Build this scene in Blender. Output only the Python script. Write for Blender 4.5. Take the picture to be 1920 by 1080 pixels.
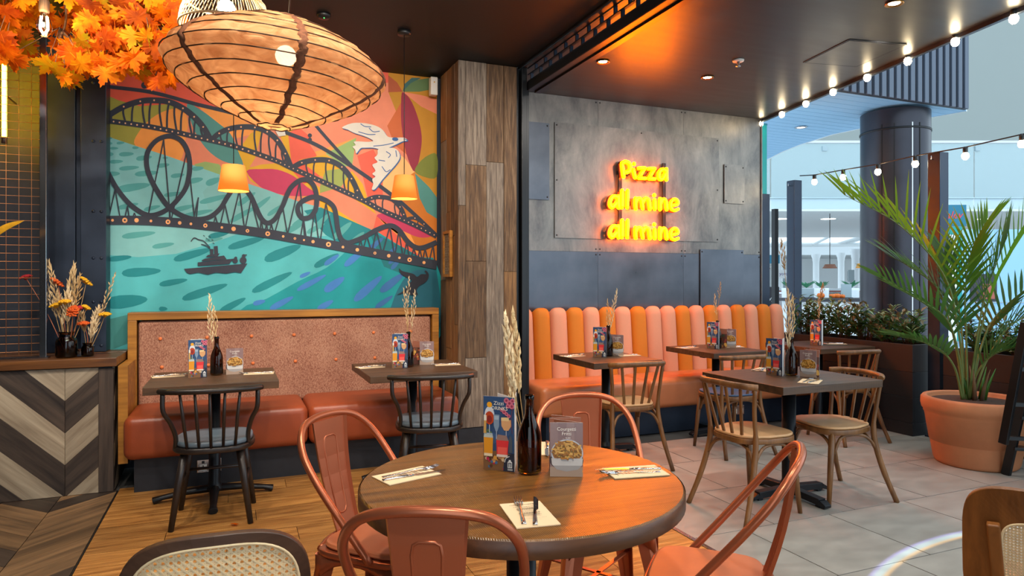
import bpy, math, random
from mathutils import Vector, Matrix, Euler
for o in list(bpy.data.objects): bpy.data.objects.remove(o, do_unlink=True)
SC = bpy.context.scene; COL = SC.collection
PI = math.pi; R = math.radians
# ------------------------------------------------------------------ camera
F_PX, HOR = 1257.0, 525.0                 # focal length in pixels, row of the horizon
TH = math.atan(520/1257.0); EYE = 1.35    # heading to the right of the room's depth axis
cam = bpy.data.cameras.new('camera'); camo = bpy.data.objects.new('camera', cam); COL.objects.link(camo)
camo.location = (0, 0, EYE); camo.rotation_euler = (PI/2, 0, -TH)
cam.sensor_width = 36; cam.lens = F_PX/1920*36; cam.shift_y = (HOR-540)/1920.0
cam.clip_start = .05; cam.clip_end = 200
SC.camera = camo
SC.view_settings.view_transform = 'Standard'; SC.view_settings.look = 'None'
SC.view_settings.gamma = 1; SC.view_settings.use_curve_mapping = False
SC.view_settings.exposure = 0.0
# ------------------------------------------------------------------ world: cool skylight of the mall
w = bpy.data.worlds.new('mall_daylight'); SC.world = w; w.use_nodes = True
bg = w.node_tree.nodes['Background']; bg.inputs[0].default_value = (.70, .87, 1, 1); bg.inputs[1].default_value = 2.2
# ------------------------------------------------------------------ visible downlights, and unseen spots added for even light
def spot(loc, aim, power, col=(1, .78, .52), size=R(95), blend=.7, rad=.06):
    l = bpy.data.lights.new('downlight_and_added_spot', 'SPOT'); l.energy = power; l.color = col; l.spot_size = size
    l.spot_blend = blend; l.shadow_soft_size = rad
    o = bpy.data.objects.new('downlight_and_added_spot', l); COL.objects.link(o); o.location = loc
    o.rotation_euler = (Vector(aim)-Vector(loc)).to_track_quat('-Z', 'Y').to_euler()
    return o
WARM = (1, .90, .78); NEU = (1, .93, .84)
for loc, aim, p in [((-.5, 3.3, 3.02), (-.4, 5.4, 1.5), 95), ((.5, 3.2, 3.02), (.6, 5.4, 1.5), 95), ((1.15, 3.0, 3.02), (1.3, 5.4, 1.5), 85),
                    ((-.9, 2.6, 3.02), (-1.0, 4.6, .2), 110), ((.2, 2.0, 3.02), (.2, 3.6, 0), 110), ((1.2, 1.7, 3.02), (1.0, 2.1, .7), 90),
                    ((.1, .3, 3.02), (.1, 1.6, .5), 130), ((1.7, .7, 3.02), (1.6, 1.6, .4), 80), ((1.75, 3.0, 3.02), (1.85, 4.9, 1.2), 70),
                    ((-1.2, 3.4, 3.02), (-1.0, 4.9, .6), 60)]:
    spot(loc, aim, p, WARM)  # added fill spots for the left room, no fixtures modelled
for loc, p in [((2.66, 4.57, 3.04), 50), ((3.68, 4.59, 3.04), 50), ((3.76, 2.92, 3.04), 50), ((2.75, 2.9, 3.04), 45), ((3.0, 1.3, 3.04), 50)]:
    spot(loc, (loc[0], loc[1], 0), p, NEU, R(120), .8, .04)  # visible downlights, plus unseen ones added to even out the tiles
for loc, aim in [((2.9, 3.4, 3.03), (2.9, 5.57, 1.9)), ((4.3, 3.3, 3.03), (4.2, 5.57, 1.9))]:
    spot(loc, aim, 40, NEU, R(85), .9, .05)  # spots added to wash the steel wall, no fixtures modelled

# ---- ring caustic on the tiles, imitated by an added spot with ring colours
def added_ring_spot(loc, tan_r, tan_w, power):
    o = spot(loc, (loc[0], loc[1], 0), power, (1,1,1), R(84), .1, .004); l = o.data; l.use_nodes = True; N = l.node_tree.nodes; K = l.node_tree.links; em = N['Emission']
    tc = N.new('ShaderNodeTexCoord'); sx = N.new('ShaderNodeSeparateXYZ'); K.new(tc.outputs['Normal'], sx.inputs[0])
    def mth(op, a, b=None):
        n = N.new('ShaderNodeMath'); n.operation = op
        for i, q in enumerate((a, b)):
            if q is None: continue
            if isinstance(q, (int, float)): n.inputs[i].default_value = q
            else: K.new(q, n.inputs[i])
        return n.outputs[0]
    rr = mth('SQRT', mth('ADD', mth('MULTIPLY', sx.outputs[0], sx.outputs[0]), mth('MULTIPLY', sx.outputs[1], sx.outputs[1])))
    tn = mth('DIVIDE', rr, mth('ABSOLUTE', sx.outputs[2])); k = mth('DIVIDE', mth('SUBTRACT', tn, tan_r-tan_w), tan_w*2)
    cr = N.new('ShaderNodeValToRGB'); e = cr.color_ramp.elements; e[0].position = 0; e[0].color = (0,0,0,1); e[1].position = 1; e[1].color = (0,0,0,1)
    for p, c in ((.2,(1,.6,.2,1)),(.42,(.55,.85,1,1)),(.62,(.6,.85,1,1)),(.82,(.35,.35,1,1))): q = e.new(p); q.color = c
    K.new(k, cr.inputs['Fac']); K.new(cr.outputs['Color'], em.inputs['Color']); em.inputs['Strength'].default_value = 1
added_ring_spot((3.54, .47, 3.04), 1.905/3.04, .0135, 1300)
# ------------------------------------------------------------------ projection helpers (photo pixel -> point on a real plane)
FW = (math.sin(TH), math.cos(TH)); RT = (math.cos(TH), -math.sin(TH))
def ray(u, v):
    a = (u-960)/F_PX
    return Vector((FW[0]+RT[0]*a, FW[1]+RT[1]*a, (HOR-v)/F_PX))
def onY(u, v, y): r = ray(u, v); t = y/r.y; return Vector((r.x*t, y, EYE+r.z*t))
def onX(u, v, x): r = ray(u, v); t = x/r.x; return Vector((x, r.y*t, EYE+r.z*t))
def onZ(u, v, z): r = ray(u, v); t = (z-EYE)/r.z; return Vector((r.x*t, r.y*t, z))
def atD(u, v, d): r = ray(u, v); return Vector((r.x*d, r.y*d, EYE+r.z*d))
# ------------------------------------------------------------------ mesh builder
class MB:
    def __init__(s): s.v = []; s.f = []; s.m = []; s.s = []
    def add(s, vs, fs, mi=0, sm=False):
        b = len(s.v); s.v += [tuple(p) for p in vs]
        for f in fs: s.f.append([i+b for i in f]); s.m.append(mi); s.s.append(sm)
        return s
    def box(s, x0, x1, y0, y1, z0, z1, mi=0):
        return s.add([(x0,y0,z0),(x1,y0,z0),(x1,y1,z0),(x0,y1,z0),(x0,y0,z1),(x1,y0,z1),(x1,y1,z1),(x0,y1,z1)],
              [(0,3,2,1),(4,5,6,7),(0,1,5,4),(1,2,6,5),(2,3,7,6),(3,0,4,7)], mi)
    def bar(s, a, b, w, h, up=(0,0,1), mi=0, w2=None, h2=None):
        a = Vector(a); b = Vector(b); d = (b-a).normalized(); u = Vector(up)
        if abs(d.dot(u)) > .98: u = Vector((0,1,0))
        sx = d.cross(u).normalized(); u = sx.cross(d); w2 = w2 or w; h2 = h2 or h
        vs = []
        for p, ww, hh in ((a,w,h),(b,w2,h2)):
            for i, j in ((-1,-1),(1,-1),(1,1),(-1,1)): vs.append(p+sx*i*ww/2+u*j*hh/2)
        return s.add(vs, [(0,1,2,3),(7,6,5,4),(0,4,5,1),(1,5,6,2),(2,6,7,3),(3,7,4,0)], mi)
    def tube(s, path, r, n=8, closed=False, cap=True, mi=0, flat=1.0, up=None):
        P = [Vector(p) for p in path]; m = len(P); rr = r if isinstance(r, (list, tuple)) else [r]*m
        T = []
        for i in range(m):
            a = P[i-1] if (i or closed) else P[0]; b = P[(i+1) % m] if (i < m-1 or closed) else P[-1]
            T.append((b-a).normalized())
        N = Vector(up) if up else (Vector((0,0,1)) if abs(T[0].z) < .9 else Vector((0,1,0)))
        N = (N-T[0]*N.dot(T[0])).normalized(); vs = []
        for i in range(m):
            if i: N = (N-T[i]*N.dot(T[i])).normalized()
            B = T[i].cross(N)
            for k in range(n):
                a = 2*PI*k/n; vs.append(P[i]+(N*math.cos(a)*flat+B*math.sin(a))*rr[i])
        fs = []
        for i in range(m if closed else m-1):
            j = (i+1) % m
            for k in range(n):
                l = (k+1) % n; fs.append((i*n+k, i*n+l, j*n+l, j*n+k))
        s.add(vs, fs, mi, True)
        if cap and not closed:
            b = len(s.v)-m*n
            s.f.append([b+k for k in range(n)][::-1]); s.m.append(mi); s.s.append(False)
            s.f.append([b+(m-1)*n+k for k in range(n)]); s.m.append(mi); s.s.append(False)
        return s
    def lathe(s, prof, n=24, c=(0,0,0), mi=0, sm=True):
        vs = []; m = len(prof)
        for r, z in prof:
            for k in range(n): a = 2*PI*k/n; vs.append((c[0]+r*math.cos(a), c[1]+r*math.sin(a), c[2]+z))
        fs = []
        for i in range(m-1):
            for k in range(n): l = (k+1) % n; fs.append((i*n+k, i*n+l, (i+1)*n+l, (i+1)*n+k))
        return s.add(vs, fs, mi, sm)
    def prism(s, poly, z0, z1, fn=None, mi=0, sm=False):
        fn = fn or (lambda x, y, z: (x, y, z)); n = len(poly)
        vs = [fn(x,y,z0) for x,y in poly]+[fn(x,y,z1) for x,y in poly]
        s.add(vs, [tuple(range(n))[::-1], tuple(range(n, 2*n))], mi)
        b = len(s.v)-2*n
        for i in range(n): j = (i+1) % n; s.f.append([b+i,b+j,b+n+j,b+n+i]); s.m.append(mi); s.s.append(sm)
        return s
    def ball(s, c, r, n=10, m=6, mi=0, sq=(1,1,1)):
        vs = []; fs = []
        for i in range(m+1):
            t = PI*i/m
            for k in range(n): a = 2*PI*k/n; vs.append((c[0]+r*sq[0]*math.sin(t)*math.cos(a), c[1]+r*sq[1]*math.sin(t)*math.sin(a), c[2]+r*sq[2]*math.cos(t)))
        for i in range(m):
            for k in range(n): l = (k+1) % n; fs.append((i*n+k, (i+1)*n+k, (i+1)*n+l, i*n+l))
        return s.add(vs, fs, mi, True)
    def build(s, name, mats, parent=None, bevel=0, seg=2, sub=0, mesh_only=False):
        me = bpy.data.meshes.new(name); me.from_pydata(s.v, [], s.f)
        for m in (mats if isinstance(mats, (list, tuple)) else [mats]): me.materials.append(m)
        me.polygons.foreach_set('material_index', s.m); me.polygons.foreach_set('use_smooth', s.s); me.update()
        if mesh_only: return me
        o = bpy.data.objects.new(name, me); COL.objects.link(o)
        if parent: o.parent = parent
        if bevel:
            b = o.modifiers.new('bevel', 'BEVEL'); b.width = bevel; b.segments = seg; b.limit_method = 'ANGLE'; b.angle_limit = R(40)
        if sub: b = o.modifiers.new('sub', 'SUBSURF'); b.levels = sub; b.render_levels = sub
        return o
def tag(o, label=None, cat=None, group=None, kind=None):
    if label: o['label'] = label
    if cat: o['category'] = cat
    if group: o['group'] = group
    if kind: o['kind'] = kind
    return o
def thing(name, label, cat, loc=(0,0,0), rz=0, group=None):
    o = bpy.data.objects.new(name, None); COL.objects.link(o); o.empty_display_size = .05
    o.location = loc; o.rotation_euler = (0,0,rz); return tag(o, label, cat, group)
def inst(name, me, parent=None, loc=(0,0,0), rot=(0,0,0), sc=(1,1,1)):
    o = bpy.data.objects.new(name, me); COL.objects.link(o); o.location = loc; o.rotation_euler = rot; o.scale = sc
    if parent: o.parent = parent
    return o
def dup(o, loc, rz, label=None, parent=None):
    c = o.copy(); COL.objects.link(c)
    if parent: c.parent = parent
    else: c.location = loc; c.rotation_euler = (0,0,rz)
    if label: c['label'] = label
    for ch in list(o.children): dup(ch, None, None, None, c)
    return c
def spline(pts, n=8, closed=False):
    P = [Vector(p) for p in pts]; m = len(P); out = []
    for i in range(m if closed else m-1):
        a = P[i-1] if (i or closed) else P[0]*2-P[1]
        b = P[i]; c = P[(i+1) % m]; d = P[(i+2) % m] if (i+2 < m or closed) else P[-1]*2-P[-2]
        for k in range(n):
            t = k/n; out.append(.5*((2*b)+(c-a)*t+(2*a-5*b+4*c-d)*t*t+(3*b-a-3*c+d)*t**3))
    if not closed: out.append(P[-1])
    return out
def face_rz(fx, fy): return math.atan2(-fx, fy)          # local +Y looks along (fx, fy)
# ------------------------------------------------------------------ materials
def L(c): return tuple(((x/255)/12.92 if x/255 <= .04045 else ((x/255+.055)/1.055)**2.4) for x in c)+(1,)
MATS = {}
def base(name):
    m = bpy.data.materials.new(name); m.use_nodes = True; MATS[name] = m
    return m, m.node_tree.nodes, m.node_tree.links, m.node_tree.nodes['Principled BSDF']
def plain(name, c, rough=.5, metal=0, var=.0, vs=20, bump=0, bs=200, spec=.5, coat=0, trans=0, obj=0, stretch=(1,1,1), rvar=0):
    m, N, K, P = base(name)
    P.inputs['Base Color'].default_value = L(c); P.inputs['Roughness'].default_value = rough; P.inputs['Metallic'].default_value = metal
    P.inputs['Specular IOR Level'].default_value = spec; P.inputs['Coat Weight'].default_value = coat
    P.inputs['Transmission Weight'].default_value = trans
    tc = N.new('ShaderNodeTexCoord'); mp = N.new('ShaderNodeMapping'); mp.inputs['Scale'].default_value = stretch
    K.new(tc.outputs['Object'], mp.inputs['Vector'])
    if var or obj or rvar:
        n = N.new('ShaderNodeTexNoise'); n.inputs['Scale'].default_value = vs; n.inputs['Detail'].default_value = 5
        K.new(mp.outputs['Vector'], n.inputs['Vector'])
        hs = N.new('ShaderNodeHueSaturation'); hs.inputs['Color'].default_value = L(c)
        mr = N.new('ShaderNodeMapRange'); mr.inputs['From Min'].default_value = .3; mr.inputs['From Max'].default_value = .7
        mr.inputs['To Min'].default_value = 1-var; mr.inputs['To Max'].default_value = 1+var
        K.new(n.outputs['Fac'], mr.inputs['Value'])
        v = mr.outputs['Result']
        if obj:
            oi = N.new('ShaderNodeObjectInfo'); m2 = N.new('ShaderNodeMapRange'); m2.inputs['To Min'].default_value = 1-obj; m2.inputs['To Max'].default_value = 1+obj
            K.new(oi.outputs['Random'], m2.inputs['Value']); mu = N.new('ShaderNodeMath'); mu.operation = 'MULTIPLY'
            K.new(v, mu.inputs[0]); K.new(m2.outputs['Result'], mu.inputs[1]); v = mu.outputs[0]
        K.new(v, hs.inputs['Value']); K.new(hs.outputs['Color'], P.inputs['Base Color'])
        if rvar:
            m3 = N.new('ShaderNodeMapRange'); m3.inputs['From Min'].default_value = .3; m3.inputs['From Max'].default_value = .7
            m3.inputs['To Min'].default_value = rough-rvar; m3.inputs['To Max'].default_value = rough+rvar
            K.new(n.outputs['Fac'], m3.inputs['Value']); K.new(m3.outputs['Result'], P.inputs['Roughness'])
    if bump:
        n2 = N.new('ShaderNodeTexNoise'); n2.inputs['Scale'].default_value = bs; n2.inputs['Detail'].default_value = 3
        K.new(mp.outputs['Vector'], n2.inputs['Vector'])
        b = N.new('ShaderNodeBump'); b.inputs['Strength'].default_value = bump; b.inputs['Distance'].default_value = .003
        K.new(n2.outputs['Fac'], b.inputs['Height']); K.new(b.outputs['Normal'], P.inputs['Normal'])
    return m
def wood(name, c1, c2, rough=.5, along=0, scale=1.0, obj=.15, c3=None, bump=.25, saw=0, coat=0):
    m, N, K, P = base(name); P.inputs['Roughness'].default_value = rough; P.inputs['Coat Weight'].default_value = coat
    tc = N.new('ShaderNodeTexCoord'); oi = N.new('ShaderNodeObjectInfo'); ad = N.new('ShaderNodeVectorMath'); ad.operation = 'ADD'
    sc_ = N.new('ShaderNodeVectorMath'); sc_.operation = 'SCALE'; sc_.inputs[0].default_value = (7, 13, 5)
    K.new(oi.outputs['Random'], sc_.inputs['Scale']); K.new(tc.outputs['Object'], ad.inputs[0]); K.new(sc_.outputs[0], ad.inputs[1])
    mp = N.new('ShaderNodeMapping'); s = [22*scale]*3; s[along] = 1.6*scale; mp.inputs['Scale'].default_value = s
    K.new(ad.outputs[0], mp.inputs['Vector'])
    n = N.new('ShaderNodeTexNoise'); n.inputs['Scale'].default_value = 1.0; n.inputs['Detail'].default_value = 8; n.inputs['Roughness'].default_value = .62; n.inputs['Distortion'].default_value = .5
    K.new(mp.outputs['Vector'], n.inputs['Vector'])
    r = N.new('ShaderNodeValToRGB'); r.color_ramp.elements[0].position = .32; r.color_ramp.elements[0].color = L(c1)
    r.color_ramp.elements[1].position = .68; r.color_ramp.elements[1].color = L(c2)
    if c3: e = r.color_ramp.elements.new(.5); e.color = L(c3)
    K.new(n.outputs['Fac'], r.inputs['Fac'])
    hs = N.new('ShaderNodeHueSaturation'); m2 = N.new('ShaderNodeMapRange'); m2.inputs['To Min'].default_value = 1-obj; m2.inputs['To Max'].default_value = 1+obj
    K.new(oi.outputs['Random'], m2.inputs['Value']); K.new(m2.outputs['Result'], hs.inputs['Value']); K.new(r.outputs['Color'], hs.inputs['Color'])
    K.new(hs.outputs['Color'], P.inputs['Base Color'])
    h = n.outputs['Fac']
    if saw:                                         # fine saw marks across the grain
        wv = N.new('ShaderNodeTexWave'); wv.bands_direction = 'XYZ'[along]; wv.inputs['Scale'].default_value = saw; wv.inputs['Distortion'].default_value = 1.5
        K.new(ad.outputs[0], wv.inputs['Vector']); mx = N.new('ShaderNodeMath'); mx.operation = 'MULTIPLY_ADD'; mx.inputs[1].default_value = .35
        K.new(wv.outputs['Fac'], mx.inputs[0]); K.new(n.outputs['Fac'], mx.inputs[2]); h = mx.outputs[0]
        hm = N.new('ShaderNodeMapRange'); hm.inputs['To Min'].default_value = .80; hm.inputs['To Max'].default_value = 1.10; K.new(wv.outputs['Fac'], hm.inputs['Value'])
        h2 = N.new('ShaderNodeHueSaturation'); K.new(hs.outputs['Color'], h2.inputs['Color']); K.new(hm.outputs['Result'], h2.inputs['Value']); K.new(h2.outputs['Color'], P.inputs['Base Color'])
    b = N.new('ShaderNodeBump'); b.inputs['Strength'].default_value = bump; b.inputs['Distance'].default_value = .004
    K.new(h, b.inputs['Height']); K.new(b.outputs['Normal'], P.inputs['Normal'])
    return m
def emit(name, c, st):
    m, N, K, P = base(name); P.inputs['Base Color'].default_value = (0,0,0,1)
    P.inputs['Emission Color'].default_value = c if len(c) == 4 else L(c); P.inputs['Emission Strength'].default_value = st
    return m
def glass(name, c, rough=.02, ior=1.45, alpha=1):
    m, N, K, P = base(name); P.inputs['Base Color'].default_value = L(c); P.inputs['Roughness'].default_value = rough
    P.inputs['Transmission Weight'].default_value = 1; P.inputs['IOR'].default_value = ior
    return m
def thin_glass(name, c, a):
    m, N, K, P = base(name); P.inputs['Base Color'].default_value = L(c); P.inputs['Roughness'].default_value = .05; P.inputs['Alpha'].default_value = a
    return m
def vcol(name, rough=.6, mott=.06, bump=.0):
    m, N, K, P = base(name); P.inputs['Roughness'].default_value = rough
    a = N.new('ShaderNodeVertexColor'); a.layer_name = 'Col'
    n = N.new('ShaderNodeTexNoise'); n.inputs['Scale'].default_value = 9; n.inputs['Detail'].default_value = 6
    tc = N.new('ShaderNodeTexCoord'); K.new(tc.outputs['Object'], n.inputs['Vector'])
    mr = N.new('ShaderNodeMapRange'); mr.inputs['From Min'].default_value = .3; mr.inputs['From Max'].default_value = .7
    mr.inputs['To Min'].default_value = 1-mott; mr.inputs['To Max'].default_value = 1+mott; K.new(n.outputs['Fac'], mr.inputs['Value'])
    hs = N.new('ShaderNodeHueSaturation'); K.new(a.outputs['Color'], hs.inputs['Color']); K.new(mr.outputs['Result'], hs.inputs['Value'])
    K.new(hs.outputs['Color'], P.inputs['Base Color'])
    return m
class Paint:
    """flat painted or printed picture: coloured polygons on one plane, each coat a hair above the last"""
    def __init__(s, fn, step=.0002): s.fn = fn; s.step = step; s.k = 0; s.v = []; s.f = []; s.c = []
    def poly(s, pts, c):
        s.k += 1; b = len(s.v)
        for p in pts: s.v.append(s.fn(p[0], p[1], s.k*s.step))
        s.f.append(list(range(b, b+len(pts)))); s.c.append(c)
    def strip(s, pts, w, c, n=6, sm=True):
        P = [Vector((p[0], p[1])) for p in pts]
        P = [q.to_2d() for q in spline([p.to_3d() for p in P], n)] if sm and len(P) > 2 else P
        s.k += 1; b = len(s.v); m = len(P)
        for i, p in enumerate(P):
            t = (P[min(i+1, m-1)]-P[max(i-1, 0)]).normalized(); nn = Vector((-t.y, t.x))
            ww = w(i/(m-1)) if callable(w) else w
            for q in (p+nn*ww/2, p-nn*ww/2): s.v.append(s.fn(q.x, q.y, (s.k+.9*i/m)*s.step))
        for i in range(m-1): s.f.append([b+2*i, b+2*i+1, b+2*i+3, b+2*i+2]); s.c.append(c)
    def disc(s, x, y, r, c, n=12, ry=None, rot=0):
        ry = ry or r; cr, sr = math.cos(rot), math.sin(rot)
        s.poly([(x+r*math.cos(2*PI*i/n)*cr-ry*math.sin(2*PI*i/n)*sr, y+r*math.cos(2*PI*i/n)*sr+ry*math.sin(2*PI*i/n)*cr) for i in range(n)], c)
    def text(s, t, x, y, size, c, align='LEFT', sx=1.0, shear=0):
        cu = bpy.data.curves.new('lettering', 'FONT'); cu.body = t; cu.size = size; cu.align_x = align; cu.shear = shear; cu.resolution_u = 2
        o = bpy.data.objects.new('lettering', cu); COL.objects.link(o); bpy.context.view_layer.update()
        me = o.to_mesh(); s.k += 1; b = len(s.v)
        for p in me.vertices: s.v.append(s.fn(x+p.co.x*sx, y+p.co.y*s.ydir, s.k*s.step))
        for f in me.polygons: s.f.append([b+i for i in f.vertices]); s.c.append(c)
        o.to_mesh_clear(); bpy.data.objects.remove(o); bpy.data.curves.remove(cu)
    ydir = 1
    def mesh(s, name, m):
        me = bpy.data.meshes.new(name); me.from_pydata(s.v, [], s.f)
        a = me.color_attributes.new('Col', 'FLOAT_COLOR', 'CORNER'); i = 0
        for f, c in zip(s.f, s.c):
            cc = L(c)
            for _ in f: a.data[i].color = cc; i += 1
        me.materials.append(m); me.update(); return me
M = MATS
wood('dark_table_wood', (52,36,24), (96,68,44), .42, 0, 1.2, .12, saw=55, bump=.3)
wood('round_table_wood', (78,50,24), (140,94,40), .28, 0, 1.4, .1, saw=60, bump=.35)
wood('floor_oak', (122,76,32), (200,146,80), .42, 0, 1.5, .2, c3=(166,114,56), saw=55, bump=.25)
wood('chevron_oak', (74,56,40), (140,108,74), .5, 0, .8, .28, bump=.2)
wood('chevron_dark', (38,30,26), (70,56,46), .5, 0, .8, .2)
wood('clad_dark', (34,27,24), (78,64,54), .55, 0, 1, .15)
wood('clad_pale', (128,112,92), (178,162,138), .6, 0, 1, .1)
wood('barn_grey', (80,68,58), (146,130,112), .75, 2, 2.8, .14, c3=(116,100,86), bump=.5)
wood('barn_brown', (58,42,30), (122,96,70), .75, 2, 2.8, .14, c3=(92,66,42), bump=.5)
wood('barn_honey', (90,60,32), (150,108,64), .7, 2, 2.6, .1, bump=.4)
wood('honey_frame', (134,84,22), (182,124,44), .45, 0, 1, .05)
wood('counter_top_wood', (78,46,22), (126,80,40), .32, 0, 1, .05)
wood('bentwood', (92,58,28), (140,94,50), .4, 2, 1, .06, bump=.1)
wood('walnut', (66,40,24), (104,66,40), .4, 0, 1, .05, bump=.1)
wood('walnut_front', (58,38,28), (86,60,44), .45, 0, 1, .03, bump=.1)
wood('rich_wood', (100,58,22), (146,90,40), .4, 2, 1, .05, bump=.1)
plain('black_wood', (38,30,26), .38, var=.2, vs=30, obj=.1)
plain('black_iron', (24,25,28), .45, .3, var=.15)
plain('pillar_black', (16,16,18), .35, .2)
plain('navy_steel', (44,54,70), .42, .55, var=.25, vs=4, rvar=.1)
plain('ceiling_black', (9,11,15), .6, var=.1, vs=3)
plain('ceiling_gloss', (46,45,46), .36, .15, var=.12, vs=2, rvar=.03, stretch=(1,6,1), spec=.45)
plain('plaster_navy', (36,42,54), .7, var=.1)
plain('skirting_black', (30,33,40), .55, var=.15)
plain('rust_leather', (150,68,36), .38, var=.06, vs=14, bump=.12, bs=160)
plain('orange_leather', (192,114,70), .36, var=.05, vs=12, bump=.1, bs=160)
plain('channel_orange', (208,114,10), .75, var=.05, vs=260, bump=.2, bs=700)
plain('channel_peach', (220,144,110), .75, var=.05, vs=260, bump=.2, bs=700)
plain('button_orange', (224,120,62), .5)
plain('blue_vinyl', (96,112,124), .35, var=.08, vs=10, bump=.1, bs=120)
plain('blue_pad', (58,84,116), .5, var=.08)
plain('tan_pad', (206,160,112), .5, var=.05, vs=30)
plain('copper_paint', (176,98,66), .3, .6, var=.04, vs=6)
plain('copper_pad', (176,100,64), .42, var=.05)
plain('cast_iron', (26,28,32), .4, .4, var=.2)
plain('paper', (238,236,230), .6); plain('napkin', (226,200,162), .8, bump=.15, bs=120)
plain('steel', (205,205,210), .16, 1); plain('brass', (190,130,60), .3, 1)
glass('amber_glass', (126,84,28), .03); glass('clear_glass', (235,242,245), .01)
plain('grass_dry', (206,176,128), .8, obj=.12); plain('grass_pale', (222,198,156), .8, obj=.1); plain('straw', (178,142,92), .8)
plain('yarrow_yellow', (216,160,20), .9, var=.2, vs=300, bump=.6, bs=500); plain('yarrow_orange', (204,84,20), .9, var=.25, vs=300, bump=.6, bs=500)
plain('yarrow_red', (170,36,44), .9, var=.25, vs=300, bump=.6, bs=500)
plain('terracotta', (190,122,80), .75, var=.1, vs=6, bump=.2, bs=60); plain('soil', (70,50,38), .95, var=.3, vs=60, bump=1, bs=90)
plain('black_plastic', (18,18,20), .4); plain('white_plastic', (226,222,214), .4)
plain('shade_orange', (236,150,72), .8)
plain('tile_grey', (150,146,138), .42, var=.14, vs=5, obj=.05, rvar=.08, stretch=(1,2.2,1)); plain('grout', (70,68,66), .9)
plain('chrome', (190,190,192), .18, 1)
# =================================================================== SETTING
CEIL = 3.06; YW = 5.50; YP = 4.96; YM = 5.57
def struct(o): o['kind'] = 'structure'; return o
def clip(poly, x0, x1, y0, y1):
    for ax, lim, sg in ((0,x0,1),(0,x1,-1),(1,y0,1),(1,y1,-1)):
        out = []
        for i in range(len(poly)):
            a, b = poly[i-1], poly[i]; ia = (a[ax]-lim)*sg >= -1e-9; ib = (b[ax]-lim)*sg >= -1e-9
            if ia != ib: t = (lim-a[ax])/(b[ax]-a[ax]); out.append((a[0]+(b[0]-a[0])*t, a[1]+(b[1]-a[1])*t))
            if ib: out.append(b)
        poly = out
        if len(poly) < 3: return []
    return poly
rnd = random.Random(4)
# ---- floor: slab with oak planks, chevron parquet and stone tiles
floor = struct(MB().box(-3, 5.62, -.5, 5.75, -.08, -.012).build('floor', M['grout']))
XB = -.69; XT = 2.205
cache = {}
def plank_mesh(l, w, mat):
    k = (round(l,3), round(w,3), mat)
    if k not in cache: cache[k] = MB().box(-l/2, l/2, -w/2, w/2, -.014, 0).build('plank', M[mat], mesh_only=True)
    return cache[k]
y = .42; row = 0
while y < 4.98:
    x = XB+.003 - (0, .7, .35, 1.0, .55)[row % 5]
    while x < XT-.02:
        l = 1.35; a = max(x, XB+.003); b = min(x+l, XT-.012)
        if b-a > .04: inst('plank', plank_mesh(b-a-.003, .1865, 'floor_oak'), floor, ((a+b)/2, y+.095, 0))
        x += l
    y += .19; row += 1
xs = -1.0
for col, (xa, sgn) in enumerate(((-1.0, 1), (-1.305, -1), (-1.61, 1))):
    for j in range(-3, 24):
        yy = .62 + j*.2
        xl, xr = (xa, xa+.305)
        pl = [(xl, yy), (xr, yy+.3*sgn), (xr, yy+.197+.3*sgn), (xl, yy+.197)] if sgn > 0 else [(xl, yy+.3), (xr, yy), (xr, yy+.197), (xl, yy+.497)]
        pl = clip(pl, xl+.002, xr-.002, .42, 4.95)
        if len(pl) < 3: continue
        cx = sum(p[0] for p in pl)/len(pl); cy = sum(p[1] for p in pl)/len(pl); an = R(45)*sgn
        lp = [((p[0]-cx)*math.cos(-an)-(p[1]-cy)*math.sin(-an), (p[0]-cx)*math.sin(-an)+(p[1]-cy)*math.cos(-an)) for p in pl]
        dark = (j % 7 == 6) or (j % 5 == 1 and col == 1)
        b = MB().prism(lp, -.013, .001).build('plank', M['chevron_dark' if dark else 'chevron_oak'], floor)
        b.location = (cx, cy, 0); b.rotation_euler.z = an
tile = MB().box(-.303, .303, -.303, .303, -.012, 0).build('tile', M['tile_grey'], mesh_only=True)
for r in range(9):
    yc = 2.26 + (r-4)*.6125 + .306 - .6125
    off = (.0, .21, .41)[(r+1) % 3]
    for c in range(-1, 7):
        xc = 2.55 + (c-1)*.6125+.306+off
        a, b = xc-.305, xc+.305
        a2 = max(a, XT+.012)
        if b-a2 < .03: continue
        if a2 > a:
            t = MB().box(-(b-a2)/2+.002, (b-a2)/2-.002, -.303, .303, -.012, 0).build('tile', M['tile_grey'], floor); t.location = ((a2+b)/2, yc, 0)
        else: inst('tile', tile, floor, (xc, yc, 0))
tr = MB().box(XT-.012, XT+.012, .3, 4.92, -.012, .004).build('trim_1', M['chrome']); struct(tr)
tr = MB().box(XB-.004, XB+.003, .42, 4.93, -.012, .002).build('trim_2', M['black_iron']); struct(tr)
# ---- ceilings
struct(MB().box(-3, 2.10, -.5, 5.7, CEIL, CEIL+.08).build('ceiling', M['ceiling_black']))
cr = struct(MB().prism([(2.14,-.5),(3.86,-.5),(5.17,5.58),(5.17,5.72),(2.14,5.72)], CEIL, CEIL+.08).build('ceiling_right', M['ceiling_gloss']))
ap = MB()
A_, B_, C_ = Vector((4.126,3.986)), Vector((4.033,3.485)), Vector((4.50,3.40)); D_ = A_+C_-B_
for p, q in ((A_,B_),(B_,C_),(C_,D_),(D_,A_)): ap.bar((p.x,p.y,CEIL-.002),(q.x,q.y,CEIL-.002), .012, .006)
ap.build('access_panel_frame', M['black_iron'], cr)
MB().prism([tuple(B_+(p-B_)*.96+(D_-B_)*.02) for p in (A_,B_,C_,D_)], CEIL-.006, CEIL-.001).build('access_panel', M['ceiling_gloss'], cr)
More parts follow.
